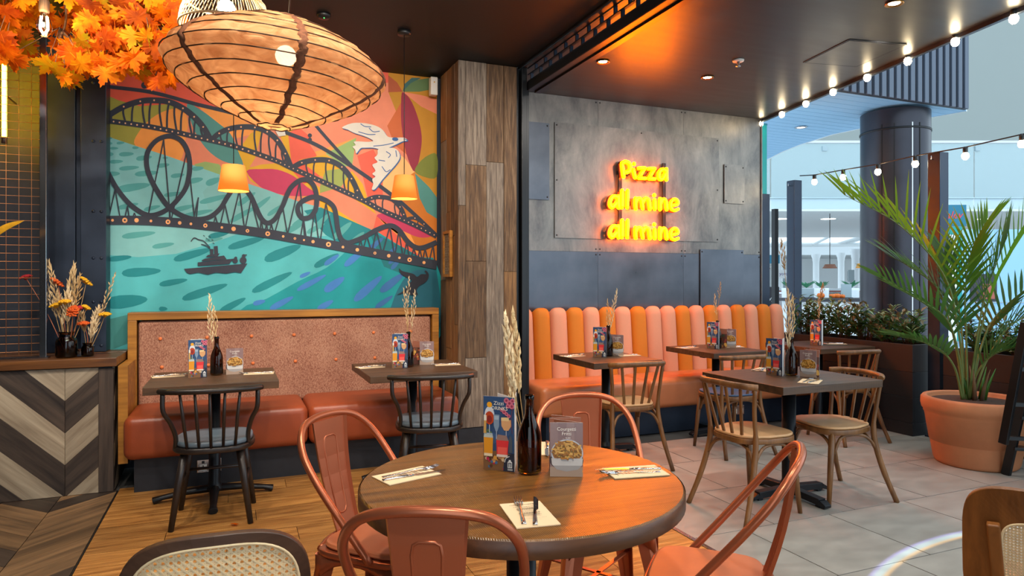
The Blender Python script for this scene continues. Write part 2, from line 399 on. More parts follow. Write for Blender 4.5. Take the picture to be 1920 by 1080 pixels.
# ---- steel edge of the lower ceiling
struct(MB().prism([(3.862,-.5),(3.895,-.5),(5.205,5.58),(5.172,5.58)], CEIL-.03, CEIL+.4).build('trim_3', M['navy_steel']))
# ---- walls
wb = struct(MB().box(-3, 1.66, YW, YW+.1, 0, CEIL).build('wall_back', M['plaster_navy']))
struct(MB().box(-3.1, -3, -.5, YW+.1, 0, CEIL).build('wall_left', M['plaster_navy']))
# ---- timber-clad pillar
pil = struct(MB().box(1.625, 2.12, YP+.022, 5.72, 0, CEIL).build('wall_pillar', M['pillar_black']))
def zf(v, u=910, y=YP): return onY(u, v, y).z
def board(u0, u1, v0, v1, mat):
    x0 = onY(u0, 400, YP).x; x1 = onY(u1, 400, YP).x; z1 = min(zf(v0), CEIL-.002); z0 = max(zf(v1), .196)
    d = rnd.uniform(-.003, .003); h = (z1-z0)/2-.001; wd = (x1-x0)/2-.0012
    b = MB().box(-wd, wd, -.011, .011, -h, h).build('plank', M[mat], pil, bevel=.0015, seg=1)
    b.location = ((x0+x1)/2, YP+.011+d, (z0+z1)/2)
for a in [(859,873,90,387,'barn_grey'),(859,873,387,700,'barn_brown'),(859,873,700,830,'barn_grey'),(873,912,90,311,'barn_grey'),(873,912,311,490,'barn_brown'),
          (873,912,490,670,'barn_brown'),(873,912,670,830,'barn_grey'),(912,945,90,303,'barn_brown'),(912,945,303,830,'barn_grey'),(945,969,90,509,'barn_brown'),(945,969,509,830,'barn_honey')]:
    board(*a)
for y0, y1, cuts in [(4.972,5.06,[.196,1.0,2.2,CEIL]),(5.06,5.15,[.196,1.7,CEIL]),(5.15,5.28,[.196,.8,1.9,CEIL]),(5.28,5.44,[.196,1.35,2.5,CEIL])]:
    for i in range(len(cuts)-1):
        b = MB().box(-.011,.011,-(y1-y0)/2+.001,(y1-y0)/2-.001,-(cuts[i+1]-cuts[i])/2+.001,(cuts[i+1]-cuts[i])/2-.001).build('plank', M[rnd.choice(['barn_brown','barn_brown','barn_honey','barn_grey'])], pil, bevel=.0015, seg=1)
        b.location = (1.614+rnd.uniform(-.002,.002), (y0+y1)/2, (cuts[i]+cuts[i+1])/2)
struct(MB().box(1.60, 2.125, 4.955, 4.985, 0, .193).build('baseboard_pillar', M['skirting_black']))
# ---- black steel portal between the two rooms
struct(MB().box(2.13, 2.175, 4.94, 5.02, 0, CEIL).box(2.178, 2.20, 4.955, 5.01, 0, 2.90).build('trim_4', M['pillar_black'], bevel=.003))
struct(MB().box(2.125,2.20,5.03,5.56,0,CEIL).build('wall_return', M['barn_brown']))
struct(MB().box(-3,-1.0,-.6,-.5,0,CEIL).box(.6,2.1,-.6,-.5,0,CEIL).box(-1.0,.6,-.6,-.5,2.4,CEIL).build('light_block_wall', M['plaster_navy']))  # unseen wall added against skylight, gap left to light the cane chair
beam = thing('portal_beam', 'black steel beam with an open brick-pattern grille above it, crossing the ceiling', 'beam', (2.2, 2.6, 2.88))
MB().box(-.02, .09, -3.0, 2.36, .0, .07).build('beam', M['pillar_black'], beam, bevel=.004)
MB().box(.05, .10, -3.0, 2.36, -.012, .0).build('beam_lip', plain('beam_bronze', (58,44,34), .3, .8), beam)
for zz in (.075, .128, .178): MB().box(-.012, .012, -3.0, 2.36, zz-.004, zz+.004).build('grille_rail', M['navy_steel'], beam)
gb = MB().box(-.012, .012, -.006, .006, -.024, .024).build('grille_bar', M['navy_steel'], mesh_only=True)
for r in range(2):
    for i in range(30): inst('grille_bar', gb, beam, (0, 2.3-.17*i-.085*r, .1+.052*r))
MB().box(-.10, -.085, -3.0, 2.36, .165, .19).build('ceiling_rail', M['pillar_black'], beam)
# ---- steel-sheet wall on the right
m, N, K, P = base('steel_sheet'); P.inputs['Metallic'].default_value = .7
tc = N.new('ShaderNodeTexCoord'); oi = N.new('ShaderNodeObjectInfo'); n1 = N.new('ShaderNodeTexNoise'); n1.inputs['Scale'].default_value = 2.6; n1.inputs['Detail'].default_value = 9; n1.inputs['Roughness'].default_value = .72; n1.inputs['Distortion'].default_value = .35
n1.noise_dimensions = '4D'; mu = N.new('ShaderNodeMath'); mu.operation = 'MULTIPLY'; mu.inputs[1].default_value = 31; K.new(oi.outputs['Random'], mu.inputs[0]); K.new(mu.outputs[0], n1.inputs['W'])
mpp = N.new('ShaderNodeMapping'); mpp.inputs['Scale'].default_value = (1.6,1,.7); K.new(tc.outputs['Object'], mpp.inputs['Vector']); K.new(mpp.outputs['Vector'], n1.inputs['Vector'])
r1 = N.new('ShaderNodeValToRGB'); r1.color_ramp.elements[0].position = .28; r1.color_ramp.elements[0].color = L((76,76,78)); r1.color_ramp.elements[1].position = .72; r1.color_ramp.elements[1].color = L((152,146,138))
K.new(n1.outputs['Fac'], r1.inputs['Fac']); K.new(r1.outputs['Color'], P.inputs['Base Color'])
mr = N.new('ShaderNodeMapRange'); mr.inputs['To Min'].default_value = .28; mr.inputs['To Max'].default_value = .55; K.new(n1.outputs['Fac'], mr.inputs['Value']); K.new(mr.outputs['Result'], P.inputs['Roughness'])
plain('steel_slate_reflect', (92,96,104), .34, .85, var=.25, vs=3, rvar=.08)  # slate steel; blue reflected on the lower wall is painted into the colour
wm = struct(MB().box(2.2, 5.158, YM+.004, YM+.12, 0, CEIL).build('wall_back_right', M['pillar_black']))
scr = MB().ball((0,0,0), .008, 8, 4, sq=(1,.6,1)).build('screw', M['black_iron'], mesh_only=True)
def sheet(u0, v0, u1, v1, lay, mat='steel_sheet', screws=(), zt=None, zb=None, x0=None, x1=None):
    y = YM-lay
    x0 = x0 or onY(u0, 400, y).x; x1 = x1 or onY(u1, 400, y).x; uc = (u0+u1)/2
    z1 = zt or onY(uc, v0, y).z; z0 = zb if zb is not None else onY(uc, v1, y).z
    wd = (x1-x0)/2-.001; h = (z1-z0)/2-.001
    b = MB().box(-wd, wd, -.002, .002, -h, h).build('metal_panel', M[mat], wm); b.location = ((x0+x1)/2, y, (z0+z1)/2)
    for sx, sz in screws:
        inst('screw', scr, b, (sx*(wd-.02), -.003, sz*(h-.025)))
C4 = ((-1,-1),(1,-1),(1,1),(-1,1))
ZS = 1.617
xa, xb, xc, xd = 2.205, onY(1121,400,YM).x, onY(1281,400,YM).x, 5.158
for x0, x1 in ((xa,xb),(xb,xc),(xc,xd)):
    sheet(0,0,0,0, .0, 'steel_sheet', C4, zt=CEIL-.001, zb=ZS, x0=x0, x1=x1)
    sheet(0,0,0,0, .0, 'steel_slate_reflect', C4, zt=ZS, zb=.3, x0=x0, x1=x1)
sheet(1040,244,1348,450, .014, 'steel_sheet', C4+((-1,.0),(1,0),(0,1)))
sheet(984,229,1030,374, .014, 'steel_slate_reflect', ((1,1),(1,-1)), x0=2.36)
sheet(1358,309,1396,382, .014, 'steel_sheet', C4)
sheet(1313,468,1394,640, .014, 'steel_slate_reflect', C4)
# end post, corner trim and teal strip by the wall's end
struct(MB().box(5.159, 5.172, 5.555, 5.70, 0, CEIL).build('trim_5', M['steel_sheet']))
struct(MB().box(5.25, 5.355, 5.64, 5.72, 0, 2.28).build('trim_6', M['navy_steel'], bevel=.004))
# ---- navy steel stanchion left of the mural
stan = thing('steel_stanchion', 'dark navy riveted steel stanchion between wire screen and mural', 'column', (-1.0, 5.42, .858))
def xw(u, y): return onY(u, 400, y).x
for u0, u1, y0 in ((84, 141, 5.36), (151, 199, 5.33)):
    MB().box(xw(u0,y0)+1.0, xw(u1,y0)+1.0, y0-5.42, .075, 0, CEIL-.859).build('flange', M['navy_steel'], stan, bevel=.003)
MB().box(xw(139,5.39)+1, xw(153,5.39)+1, -.02, .07, 0, CEIL-.86).build('web', M['navy_steel'], stan)
rv = MB().ball((0,0,0), .011, 8, 5, sq=(1,.6,1)).build('rivet', M['navy_steel'], mesh_only=True)
for z in (.9, 1.2, 1.5, 1.82, 2.3, 2.7):
    for u in (175, 190): inst('rivet', rv, stan, (xw(u,5.33)+1, 5.33-5.42, z-.858))
# =================================================================== MURAL (flat paint on the back wall)
mur = Paint(lambda u, v, k: onY(u, v, YW-.0015-k), .00003)
NV=(47,52,66); SAL=(232,134,98); COR=(236,92,66); OLV=(164,158,62); ORG=(250,158,68); YEL=(226,168,14); TEA=(78,144,136); MAG=(204,52,92); LGR=(150,178,104)
SEA0=(130,196,194); SEA1=(78,182,186); SEA2=(2,150,156); SEA3=(26,104,124); DSH=(80,164,160); DSD=(2,132,138); BLU=(62,126,196); DRE=(150,32,56); DYE=(196,134,12); DOR=(212,118,18)
mur.poly([(199,100),(819,128),(819,660),(199,660)], SAL)
def blob(pts, c, n=5): mur.poly([(p.x,p.y) for p in spline([(a,b,0) for a,b in pts], n, True)], c)
P_ = mur.poly
P_([(199,100),(819,128),(819,149),(199,190)], COR)
P_([(199,125),(360,140),(430,200),(352,207),(290,203),(240,197),(199,178)], COR)
P_([(199,178),(222,188),(262,199),(318,195),(336,204),(300,222),(268,245),(254,273),(199,256)], OLV)
blob([(254,273),(262,245),(284,222),(312,207),(340,204),(352,226),(348,262),(338,300),(310,291)], ORG)
blob([(352,194),(388,214),(426,243),(446,280),(456,312),(438,308),(414,300),(390,282),(370,255),(357,225)], TEA)
P_([(365,308),(385,303),(411,308),(425,331),(365,314)], LGR)
P_([(360,190),(440,215),(480,240),(520,240),(440,260),(425,243),(388,214)], ORG)
P_([(446,282),(470,250),(492,240),(478,300),(462,320)], YEL)
P_([(456,315),(478,312),(530,296),(600,352),(600,372),(560,368),(500,356),(470,340)], YEL)
P_([(470,310),(500,262),(520,252),(545,312),(520,306)], SAL)
P_([(520,240),(560,240),(590,262),(600,300),(560,305),(545,312),(535,280)], YEL)
P_([(540,248),(562,240),(588,262),(600,330),(570,345),(548,320)], COR)
P_([(600,250),(640,240),(668,258),(630,268),(590,285),(575,262)], SAL)
P_([(590,285),(668,258),(655,280),(620,300),(600,300)], ORG)
P_([(560,300),(610,290),(640,310),(660,330),(650,345),(600,330)], YEL)
P_([(610,288),(668,258),(660,312),(645,312)], LGR)
P_([(600,350),(610,320),(650,315),(652,330),(640,350),(600,362)], (156,166,80))
blob([(462,321),(490,317),(520,318),(550,330),(575,350),(592,364),(560,368),(520,363),(488,350)], MAG, 3)
P_([(640,240),(680,225),(720,190),(755,172),(740,240),(715,265),(672,255)], SAL)
P_([(590,374),(640,360),(660,370),(706,405),(680,410),(640,408),(605,398)], SAL)
P_([(600,372),(660,412),(695,432),(640,420),(600,395)], YEL)
P_([(660,320),(680,345),(690,375),(706,402),(660,370),(645,345)], YEL)
P_([(700,430),(706,405),(730,415),(752,430),(770,452),(790,482),(740,465)], COR)
P_([(706,405),(720,420),(750,432),(800,445),(817,445),(817,490),(790,482),(760,455)], ORG)
P_([(670,292),(700,280),(716,312),(718,366),(690,372),(680,330)], COR)
P_([(716,262),(760,298),(778,322),(772,348),(735,368),(718,356)], (246,186,112))
P_([(728,100),(819,128),(819,500),(790,482),(775,400),(752,350),(778,322),(762,288),(735,268),(745,215),(728,172)], DYE)
P_([(728,141),(745,155),(755,172),(728,173)], (176,82,40)); P_([(726,236),(752,192),(753,240),(763,290),(740,272)], (206,98,40))
blob([(755,172),(773,193),(788,237),(790,275),(778,322),(762,288),(753,237),(752,198)], DRE, 4)
P_([(755,172),(768,152),(819,144),(819,166),(786,172)], (92,122,74)); P_([(755,172),(758,158),(772,146),(790,146),(770,156)], (58,104,100))
P_([(755,172),(788,178),(819,186),(819,214),(790,200)], SAL)
blob([(778,322),(786,305),(803,291),(819,290),(819,331),(800,333)], (120,128,40), 3)
P_([(745,345),(778,322),(790,360),(819,400),(819,498),(790,484),(770,440)], DOR)
P_([(778,325),(804,350),(819,370),(819,410),(800,398),(787,372)], TEA)
blob([(706,405),(739,400),(778,417),(809,441),(786,445),(752,431)], MAG, 4)
sea = [(199,255),(253,273),(310,291),(411,327),(501,356),(560,378),(602,389),(695,430),(788,482),(819,497)]
P_(sea+[(819,660),(199,660)], SEA1)
P_(sea[:7]+[(640,440),(560,446),(470,430),(400,455),(330,476),(260,482),(199,478)], SEA0)
P_([(411,327),(501,356),(560,378),(540,440),(470,425),(400,420),(380,360)], (128,190,186))
blob([(450,582),(500,560),(558,528),(612,502),(650,470),(690,430),(740,455),(788,482),(819,497),(819,640),(450,640)], SEA2, 3)
P_([(602,389),(695,430),(660,470),(610,440),(570,395)], (8,130,136))
P_([(690,430),(788,482),(819,497),(819,540),(770,520),(720,500)], (10,116,122))
blob([(768,512),(790,506),(819,512),(819,640),(720,640),(735,570),(750,535)], SEA3, 3)
P_([(199,600),(240,590),(250,640),(199,660)], (62,140,136))
def dash(x, y, l, h, an, c):
    n = 14; a0 = -R(an); P = []
    for i in range(n):
        t = 2*PI*i/n; ex = abs(math.cos(t))**.8*math.copysign(1, math.cos(t)); ey = math.sin(t)
        px, py_ = l/2*ex, h/2*ey*(1-.25*ex); P.append((x+px*math.cos(a0)-py_*math.sin(a0), y+px*math.sin(a0)+py_*math.cos(a0)))
    mur.poly(P, c)
for d in [(206,259,9,4,0),(226,268,15,5,5),(204,269,14,6,3),(214,278,16,5,0),(206,289,14,8,0),(237,289,28,8,3),(270,296,30,9,8),(218,303,26,7,3),(254,277,12,5,0),(242,315,38,8,5),(212,326,26,9,3),(275,325,45,10,5),(310,296,10,4,0),(306,310,24,8,8),
          (333,329,26,8,8),(367,338,28,10,12),(400,340,30,12,20),(371,316,22,8,6),(250,351,64,14,9),(240,386,40,9,12),(285,390,32,8,14),(325,364,36,8,8),(345,390,40,9,14),(402,373,58,10,14),(370,400,60,9,12),(462,373,42,10,36),(490,382,44,9,38),(455,402,56,10,30),(516,394,36,8,35)]: dash(*d, DSH)
for d in [(260,440,64,11,7),(306,460,42,9,9),(401,449,34,8,8),(548,430,40,9,25),(566,412,44,8,33),(552,426,44,9,25),(592,428,38,9,28),(606,412,36,9,42),(642,432,46,12,42),(670,446,34,9,40)]: dash(*d, DSH)
for d in [(225,484,44,10,7),(361,477,74,14,16),(462,455,72,13,16),(530,474,74,18,22),(265,510,74,16,4),(237,565,80,24,6),(325,529,54,11,10),(384,547,90,15,18),(510,529,84,14,26),(306,579,16,8,0),(436,572,56,12,28),(410,440,40,10,12),(612,488,52,12,28)]: dash(*d, DSD)
for d in [(486,567,24,9,15),(528,568,50,11,28),(584,530,62,10,28),(627,533,46,15,35),(690,541,70,15,42),(610,572,34,11,30),(572,515,22,7,25),(622,487,34,9,35),(665,483,50,12,40),(735,530,56,14,38),(704,458,40,9,40),(732,474,34,8,45),(738,487,24,7,40),(742,495,26,8,50),(720,566,40,9,35)]: dash(*d, BLU if d[0] < 700 else (54,110,170))
S = mur.strip
# overhead cables and bridge
S([(199,162),(284,173),(367,195),(450,216),(532,247),(594,272),(661,313),(734,365),(775,400),(819,442)], 7, NV)
S([(560,196),(602,247),(661,313)], 6, NV); S([(455,120),(520,160),(560,196)], 5, NV)
for x, y in ((271,160),(581,262),(581,254)): mur.disc(x, y, 6.5 if x < 300 else 4, NV)
mur.disc(269,148,4,NV)
deck = [(199,226),(284,238),(361,255),(439,274),(517,301),(545,314),(610,343),(680,375),(713,393),(778,422),(819,443)]
arches = [[(199,219),(232,200),(263,190),(289,188),(317,191),(343,203),(364,219),(381,238),(395,262)],
          [(397,262),(411,250),(429,242),(452,238),(478,239),(501,247),(520,263),(535,288),(546,314)],
          [(549,314),(566,305),(591,300),(617,301),(641,313),(659,335),(670,357),(679,376)],
          [(684,377),(697,371),(711,369),(734,373),(750,388),(757,402),(760,412)], [(761,411),(778,409),(795,420),(812,440)]]
def ydeck(x):
    for a, b in zip(deck, deck[1:]):
        if a[0] <= x <= b[0]: return a[1]+(b[1]-a[1])*(x-a[0])/(b[0]-a[0])
for ai, ar in enumerate(arches):
    top = spline([(a,b,0) for a,b in ar], 5); n = len(top); k = (13,11,9,6,3)[ai]
    for i in range(1, k+1):
        p = top[int(i*(n-1)/(k+1))]; dx = (-1)**i*4*(1-ai*.15); yd = ydeck(min(max(p.x+dx,200),818))
        if yd-p.y > 6: S([(p.x,p.y),(p.x+dx*.3-2,(p.y*.6+yd*.4)),(p.x+dx,yd)], 3.6-ai*.4, NV, 4)
S(deck, 9.5, NV, 4)
for ai, ar in enumerate(arches):
    S(ar, (11,10,10,8,6)[ai], NV)
    for p in ar[1:-1]: mur.disc(p[0], p[1], 1.7-.15*ai, (250,180,130), 8)
x = 202
while x < 815: mur.disc(x, ydeck(x), 1.6 if x < 500 else 1.2, (250,190,140), 8); x += 11 if x < 500 else 8
# roller coaster
gird = [(199,413),(258,413),(315,416),(361,420),(437,429),(501,438),(558,448),(615,458),(700,474),(768,487),(819,497)]
rail = [(199,317),(219,353),(245,384),(276,403),(302,399),(325,383),(346,357),(354,333),(356,307),(351,281),(338,262),(317,255),(294,263),(278,283),(275,307),(282,333),(299,364),(317,388),(341,404),(367,411),(393,407),(413,391),(426,370),(437,355),(449,350),(462,357),(471,369),(478,384),(486,402),(494,414),(504,418),(517,409),(530,386),(538,366),(547,350),(563,338),(579,338),(590,352),(594,374),(591,394),(581,407),(568,409),(560,400),(559,386),(571,375),(589,369),(610,375),(625,387),(630,404),(633,427),(639,447),(651,455),(667,451),(687,442),(706,431),(731,423),(748,431),(763,451),(778,463),(794,464),(819,454)]
def yg(x):
    for a, b in zip(gird, gird[1:]):
        if a[0] <= x <= b[0]: return a[1]+(b[1]-a[1])*(x-a[0])/(b[0]-a[0])
    return 413
sup = [(216,355,203,226),(239,386,233,243),(252,399,247,257),(307,262,276,320),(318,388,318,318),(351,282,320,366),(372,370,367,361),(404,406,399,410),(422,384,412,432),(449,357,432,459),(471,373,459,487),(490,412,487,494),(500,420,496,503),(509,420,504,514),(530,386,514,540),(562,342,538,572),(569,410,563,575),(590,394,582,598),(611,382,600,630),(676,447,672,681),(688,442,680,697),(706,432,697,717),(731,424,717,740),(748,432,740,756),(763,452,756,768),(776,465,770,783),(787,466,783,793),(797,466,792,804),(812,458,804,816)]
for x0, y0, xl, xr in sup:
    S([(x0,y0),(xl,yg(xl))], 2.4, NV); S([(x0,y0),(xr,yg(xr))], 2.4, NV)
S(gird, 17, NV, 4); S(rail, 9, NV, 5)
for i, (x, r) in enumerate([(211,2.6),(234,5),(256,4.2),(283,2.6),(315,4.6),(337,3.4),(358,2.6),(385,4),(416,2.5),(438,4.2),(464,3.4),(502,4.6),(531,2.4),(553,2.4),(570,2),(587,3.2),(616,4.8),(643,2.6),(670,3.4),(703,2.8),(729,3.4),(749,2.4),(768,4.2),(795,3)]):
    mur.disc(x, yg(x), r, (250,176,112))
    if i % 3 == 1 or r > 4.5: mur.disc(x, yg(x), r*.4, NV, 8)
# steamer
P_([(345,504),(464,494),(452,512),(440,510),(425,513),(405,511),(390,515),(372,511),(356,514),(350,511)], NV)
P_([(371,492),(438,485),(430,495),(371,499)], NV); P_([(378,488),(384,485),(420,479),(425,486),(380,490)], NV); P_([(386,482),(390,478),(412,475),(408,481)], NV)
P_([(394,467),(400,467),(400,478),(394,478)], NV); P_([(401,462),(408,461),(409,478),(402,478)], NV)
mur.disc(441,489,5,NV); mur.disc(442,484,3,NV); mur.disc(456,488,6.5,NV); mur.disc(457,480,3.6,NV); mur.strip([(457,478),(463,478)], 2, NV)
S([(358,453),(364,446),(372,449),(382,452),(390,460),(394,464)], 1.8, NV); S([(377,458),(385,460),(394,466)], 1.6, NV)
for x, y in ((381,441),(386,446),(392,443),(397,449),(390,449),(399,455)): S([(x,y),(x+3,y+2)], 1.2, NV)
# whale tail
P_([(q.x,q.y) for q in spline([(a,b,0) for a,b in [(748,503),(754,508),(766,511),(776,514),(782,519),(790,514),(799,514),(796,508),(800,508),(804,515),(802,524),(795,531),(786,536),(781,545),(783,553),(770,553),(760,549),(744,553),(757,545),(768,531),(772,525),(763,520),(752,514)]], 3, True)], (34,36,48))
# gull
W_=(222,212,196); BL=(44,92,150)
def bird(c, pts, o):
    q = [(p.x+o,p.y+o) for p in spline([(a,b,0) for a,b in pts], 3, True)]; mur.poly(q, c)
wing = [(641,239),(660,231),(684,231),(705,236),(718,244),(727,256),(740,258),(757,258),(764,263),(755,265),(742,271),(726,278),(714,280),(700,277),(684,277),(676,278),(668,288),(666,281),(661,275),(667,272),(663,266),(672,265),(690,266),(700,264),(690,258),(680,254),(664,249),(652,243)]
wing2 = [(710,279),(734,277),(746,282),(750,294),(744,306),(730,322),(716,338),(704,354),(697,355),(700,345),(698,336),(704,331),(698,326),(704,320),(698,309),(708,304),(702,296),(708,290)]
for w2 in (wing, wing2): bird(BL, w2, 1.6)
for w2 in (wing, wing2): bird(W_, w2, 0)
P_([(711,281),(734,278),(745,283),(748,294),(742,306),(716,336),(703,352),(701,338),(706,331),(702,326),(707,320),(702,309),(710,304),(705,296)], W_)
mur.disc(741,261,6,BL,12,3.6,.1); S([(757,260),(765,263)], 1.5, BL)
for st in [[(676,232),(684,237),(696,238)],[(692,240),(700,247),(712,246)],[(672,247),(690,252),(704,252)],[(724,284),(732,290),(728,296)],[(742,282),(744,294)],[(716,312),(724,322),(732,318)],[(710,300),(722,302)],[(700,274),(720,272),(738,268)]]: S(st, 1.5, BL, 4)
P_([(516,244),(534,246),(536,254),(522,256)], W_)
muo = bpy.data.objects.new('wall_mural', mur.mesh('wall_mural', vcol('mural_paint', .62, .05))); COL.objects.link(muo)
tag(muo, 'painted wall mural of a bridge, roller coaster, gull and steamer over teal sea', 'mural')
# =================================================================== FURNITURE
m, N, K, P = base('tweed'); P.inputs['Roughness'].default_value = .9
tc = N.new('ShaderNodeTexCoord'); mp = N.new('ShaderNodeMapping'); mp.inputs['Scale'].default_value = (160,160,70); K.new(tc.outputs['Object'], mp.inputs['Vector'])
n1 = N.new('ShaderNodeTexNoise'); n1.inputs['Scale'].default_value = 1.2; n1.inputs['Detail'].default_value = 3; K.new(mp.outputs['Vector'], n1.inputs['Vector'])
n2 = N.new('ShaderNodeTexNoise'); n2.inputs['Scale'].default_value = 4; n2.inputs['Detail'].default_value = 2; K.new(tc.outputs['Object'], n2.inputs['Vector'])
ad = N.new('ShaderNodeMath'); ad.operation = 'MULTIPLY_ADD'; ad.inputs[1].default_value = .35; K.new(n2.outputs['Fac'], ad.inputs[0]); K.new(n1.outputs['Fac'], ad.inputs[2])
r1 = N.new('ShaderNodeValToRGB'); cr_ = r1.color_ramp; cr_.elements[0].position = .5; cr_.elements[0].color = L((128,80,62)); cr_.elements[1].position = .82; cr_.elements[1].color = L((182,136,110))
e = cr_.elements.new(.66); e.color = L((158,108,86)); K.new(ad.outputs[0], r1.inputs['Fac']); K.new(r1.outputs['Color'], P.inputs['Base Color'])
b = N.new('ShaderNodeBump'); b.inputs['Strength'].default_value = .3; b.inputs['Distance'].default_value = .002; K.new(n1.outputs['Fac'], b.inputs['Height']); K.new(b.outputs['Normal'], P.inputs['Normal'])
# ---- tweed banquette under the mural
sf = thing('banquette_sofa', 'long banquette with buttoned pink tweed back and rust leather seat under the mural', 'sofa', (.44, 5.1, 0))
fx0, fx1, fy = -.685-.44, 1.545-.44, 5.30-5.1
MB().box(fx0, fx1, fy, fy+.17, 1.07, 1.122).build('frame_rail', M['honey_frame'], sf, bevel=.003)
for x0 in (fx0, fx1-.055): MB().box(x0, x0+.055, fy+.001, fy+.169, .1, 1.069).build('frame_post', M['honey_frame'], sf, bevel=.003)
bk = MB().box(fx0+.062, fx1-.062, fy+.02, fy+.15, .44, 1.062).build('backrest', M['tweed'], sf, bevel=.022, seg=3)
bt = MB().ball((0,0,0), .0125, 10, 6, sq=(1,.6,1)).build('button', M['button_orange'], mesh_only=True)
for r, vz in enumerate((.935, .735)):
    for i in range(7): inst('button', bt, bk, (fx0+.20+i*.3+(.0 if r == 0 else .01), fy+.016, vz))
for x0, x1 in ((-.645, .468), (.472, 1.555)):
    st = MB().box(x0-.44, x1-.44, -.33, fy+.03, .215, .492).build('seat', M['rust_leather'], sf, bevel=.055, seg=5)
    for p in st.data.polygons: p.use_smooth = True
MB().box(-.59-.44, 1.56-.44, -.25, fy+.1, 0, .212).build('plinth', M['skirting_black'], sf)
MB().box(fx0-.005, fx0+.05, -.17, fy-.002, .17, .80).build('side_panel', M['honey_frame'], sf)
def outlet(name, loc, label):
    t = thing(name, label, 'socket', loc)
    MB().box(-.073, .073, -.006, 0, -.043, .043).build('plate', M['chrome'], t, bevel=.003)
    for x in (-.036, .036):
        MB().box(x-.022, x+.022, -.0075, -.0055, -.03, .012).build('outlet', M['white_plastic'], t)
        MB().box(x-.003, x+.003, -.009, -.007, -.004, .006).box(x-.013, x-.007, -.009, -.007, -.02, -.014).box(x+.007, x+.013, -.009, -.007, -.02, -.014).build('slot', M['black_plastic'], t)
        MB().box(x-.008, x+.008, -.010, -.006, .018, .034).build('switch', M['black_plastic'], t)
outlet('power_outlet', (-.155, 4.848, .128), 'steel double power socket in the plinth below the rust leather seat')
outlet('power_outlet', (4.33, 4.968, .14), 'steel double power socket in the plinth below the orange striped bench')
# ---- striped channel-back bench
bn = thing('channel_bench', 'orange and peach channel-back bench with tan leather seat against the steel wall', 'sofa', (3.8, 5.2, 0))
def channel(w, h):
    mb = MB(); n = 12; zs = [0]+[h-.085+.085*math.sin(t*PI/2/6) for t in range(7)]
    vs = []
    for i, z in enumerate(zs):
        t = 0 if i == 0 else (i-1)/6*PI/2
        s = 1.0 if i == 0 else .35+.65*math.cos(t)**.8; sx = 1 if i == 0 else .88+.12*math.cos(t)**.9
        for k in range(n+1):
            a = PI*k/n; vs.append((-w/2*sx*math.cos(a)*(abs(math.cos(a))**-.3 if abs(math.cos(a)) > .05 else 1)*(.5**0), -.085*math.sin(a)**.75*s+.06*z/h*1.0, z-(.04*abs(math.cos(a))**2.6*(i/7.0) if i else 0)))
        zz_ = z-(.04*(i/7.0) if i else 0); vs.append((w/2*sx, .10, zz_)); vs.append((-w/2*sx, .10, zz_))
    m_ = n+3; fs = []
    for i in range(len(zs)-1):
        for k in range(m_): l = (k+1) % m_; fs.append((i*m_+k, i*m_+l, (i+1)*m_+l, (i+1)*m_+k))
    fs.append(tuple((len(zs)-1)*m_+k for k in range(m_)))
    return mb.add(vs, fs, 0, True)
seq = 'popopopoppopopopop'; x = 2.281; cw = .1695
chm = {k: channel(cw, .66).build('back_channel', M[{'p':'channel_peach','o':'channel_orange'}[k]], mesh_only=True) for k in 'po'}
for ch in seq:
    o = inst('back_channel', chm[ch], bn, (x+cw/2-3.8, 5.425-5.2, .44)); x += cw
for x0, x1 in ((2.29, 3.32), (3.325, 4.40), (4.405, 5.30)):
    st = MB().box(x0-3.8, x1-3.8, -.30, .22, .225, .478).build('seat', M['orange_leather'], bn, bevel=.05, seg=5)
    for p in st.data.polygons: p.use_smooth = True
MB().box(2.36-3.8, 5.27-3.8, -.225, .3, 0, .222).build('plinth', M['navy_steel'], bn)
# ---- counter clad in black and white chevron boards
ct = thing('chevron_counter', 'counter front clad in dark and pale chevron boards at the far left', 'counter', (-1.3, 5.2, 0))
MB().box(-1.1, .575, -.255, .27, 0, .80).build('body', M['skirting_black'], ct)
XS, XR = -.978+1.3, -.797+1.3
for j in range(-3, 7):
    zl = .595-.2*j-.2+.0; pale = j % 2 == 1
    # right half
    for half in (1, -1):
        xe = XR if half > 0 else XS-.62; dz = abs(xe-XS)*.955
        pl = [(XS, zl), (xe, zl+dz), (xe, zl+.198+dz), (XS, zl+.198)]
        pl = clip(pl, min(XS,xe)+.001, max(XS,xe)-.001, .003, .795)
        if len(pl) < 3: continue
        cx = sum(p[0] for p in pl)/len(pl); cz = sum(p[1] for p in pl)/len(pl); an = R(43.7)*half
        lp = [((p[0]-cx)*math.cos(-an)-(p[1]-cz)*math.sin(-an), (p[0]-cx)*math.sin(-an)+(p[1]-cz)*math.cos(-an)) for p in pl]
        b = MB().prism(lp, 0, .016, lambda a, c, k: (a, -k, c)).build('plank', M['clad_pale' if pale else 'clad_dark'], ct, bevel=.001, seg=1)
        b.location = (cx, -.256, cz); b.rotation_euler = (0, -an, 0)
b = MB().box(-.392, .392, -.013, .013, -.041, .041).build('plank', M['clad_dark'], ct); b.location = ((-.797-.715)/2+1.3, -.262, .396); b.rotation_euler.y = PI/2
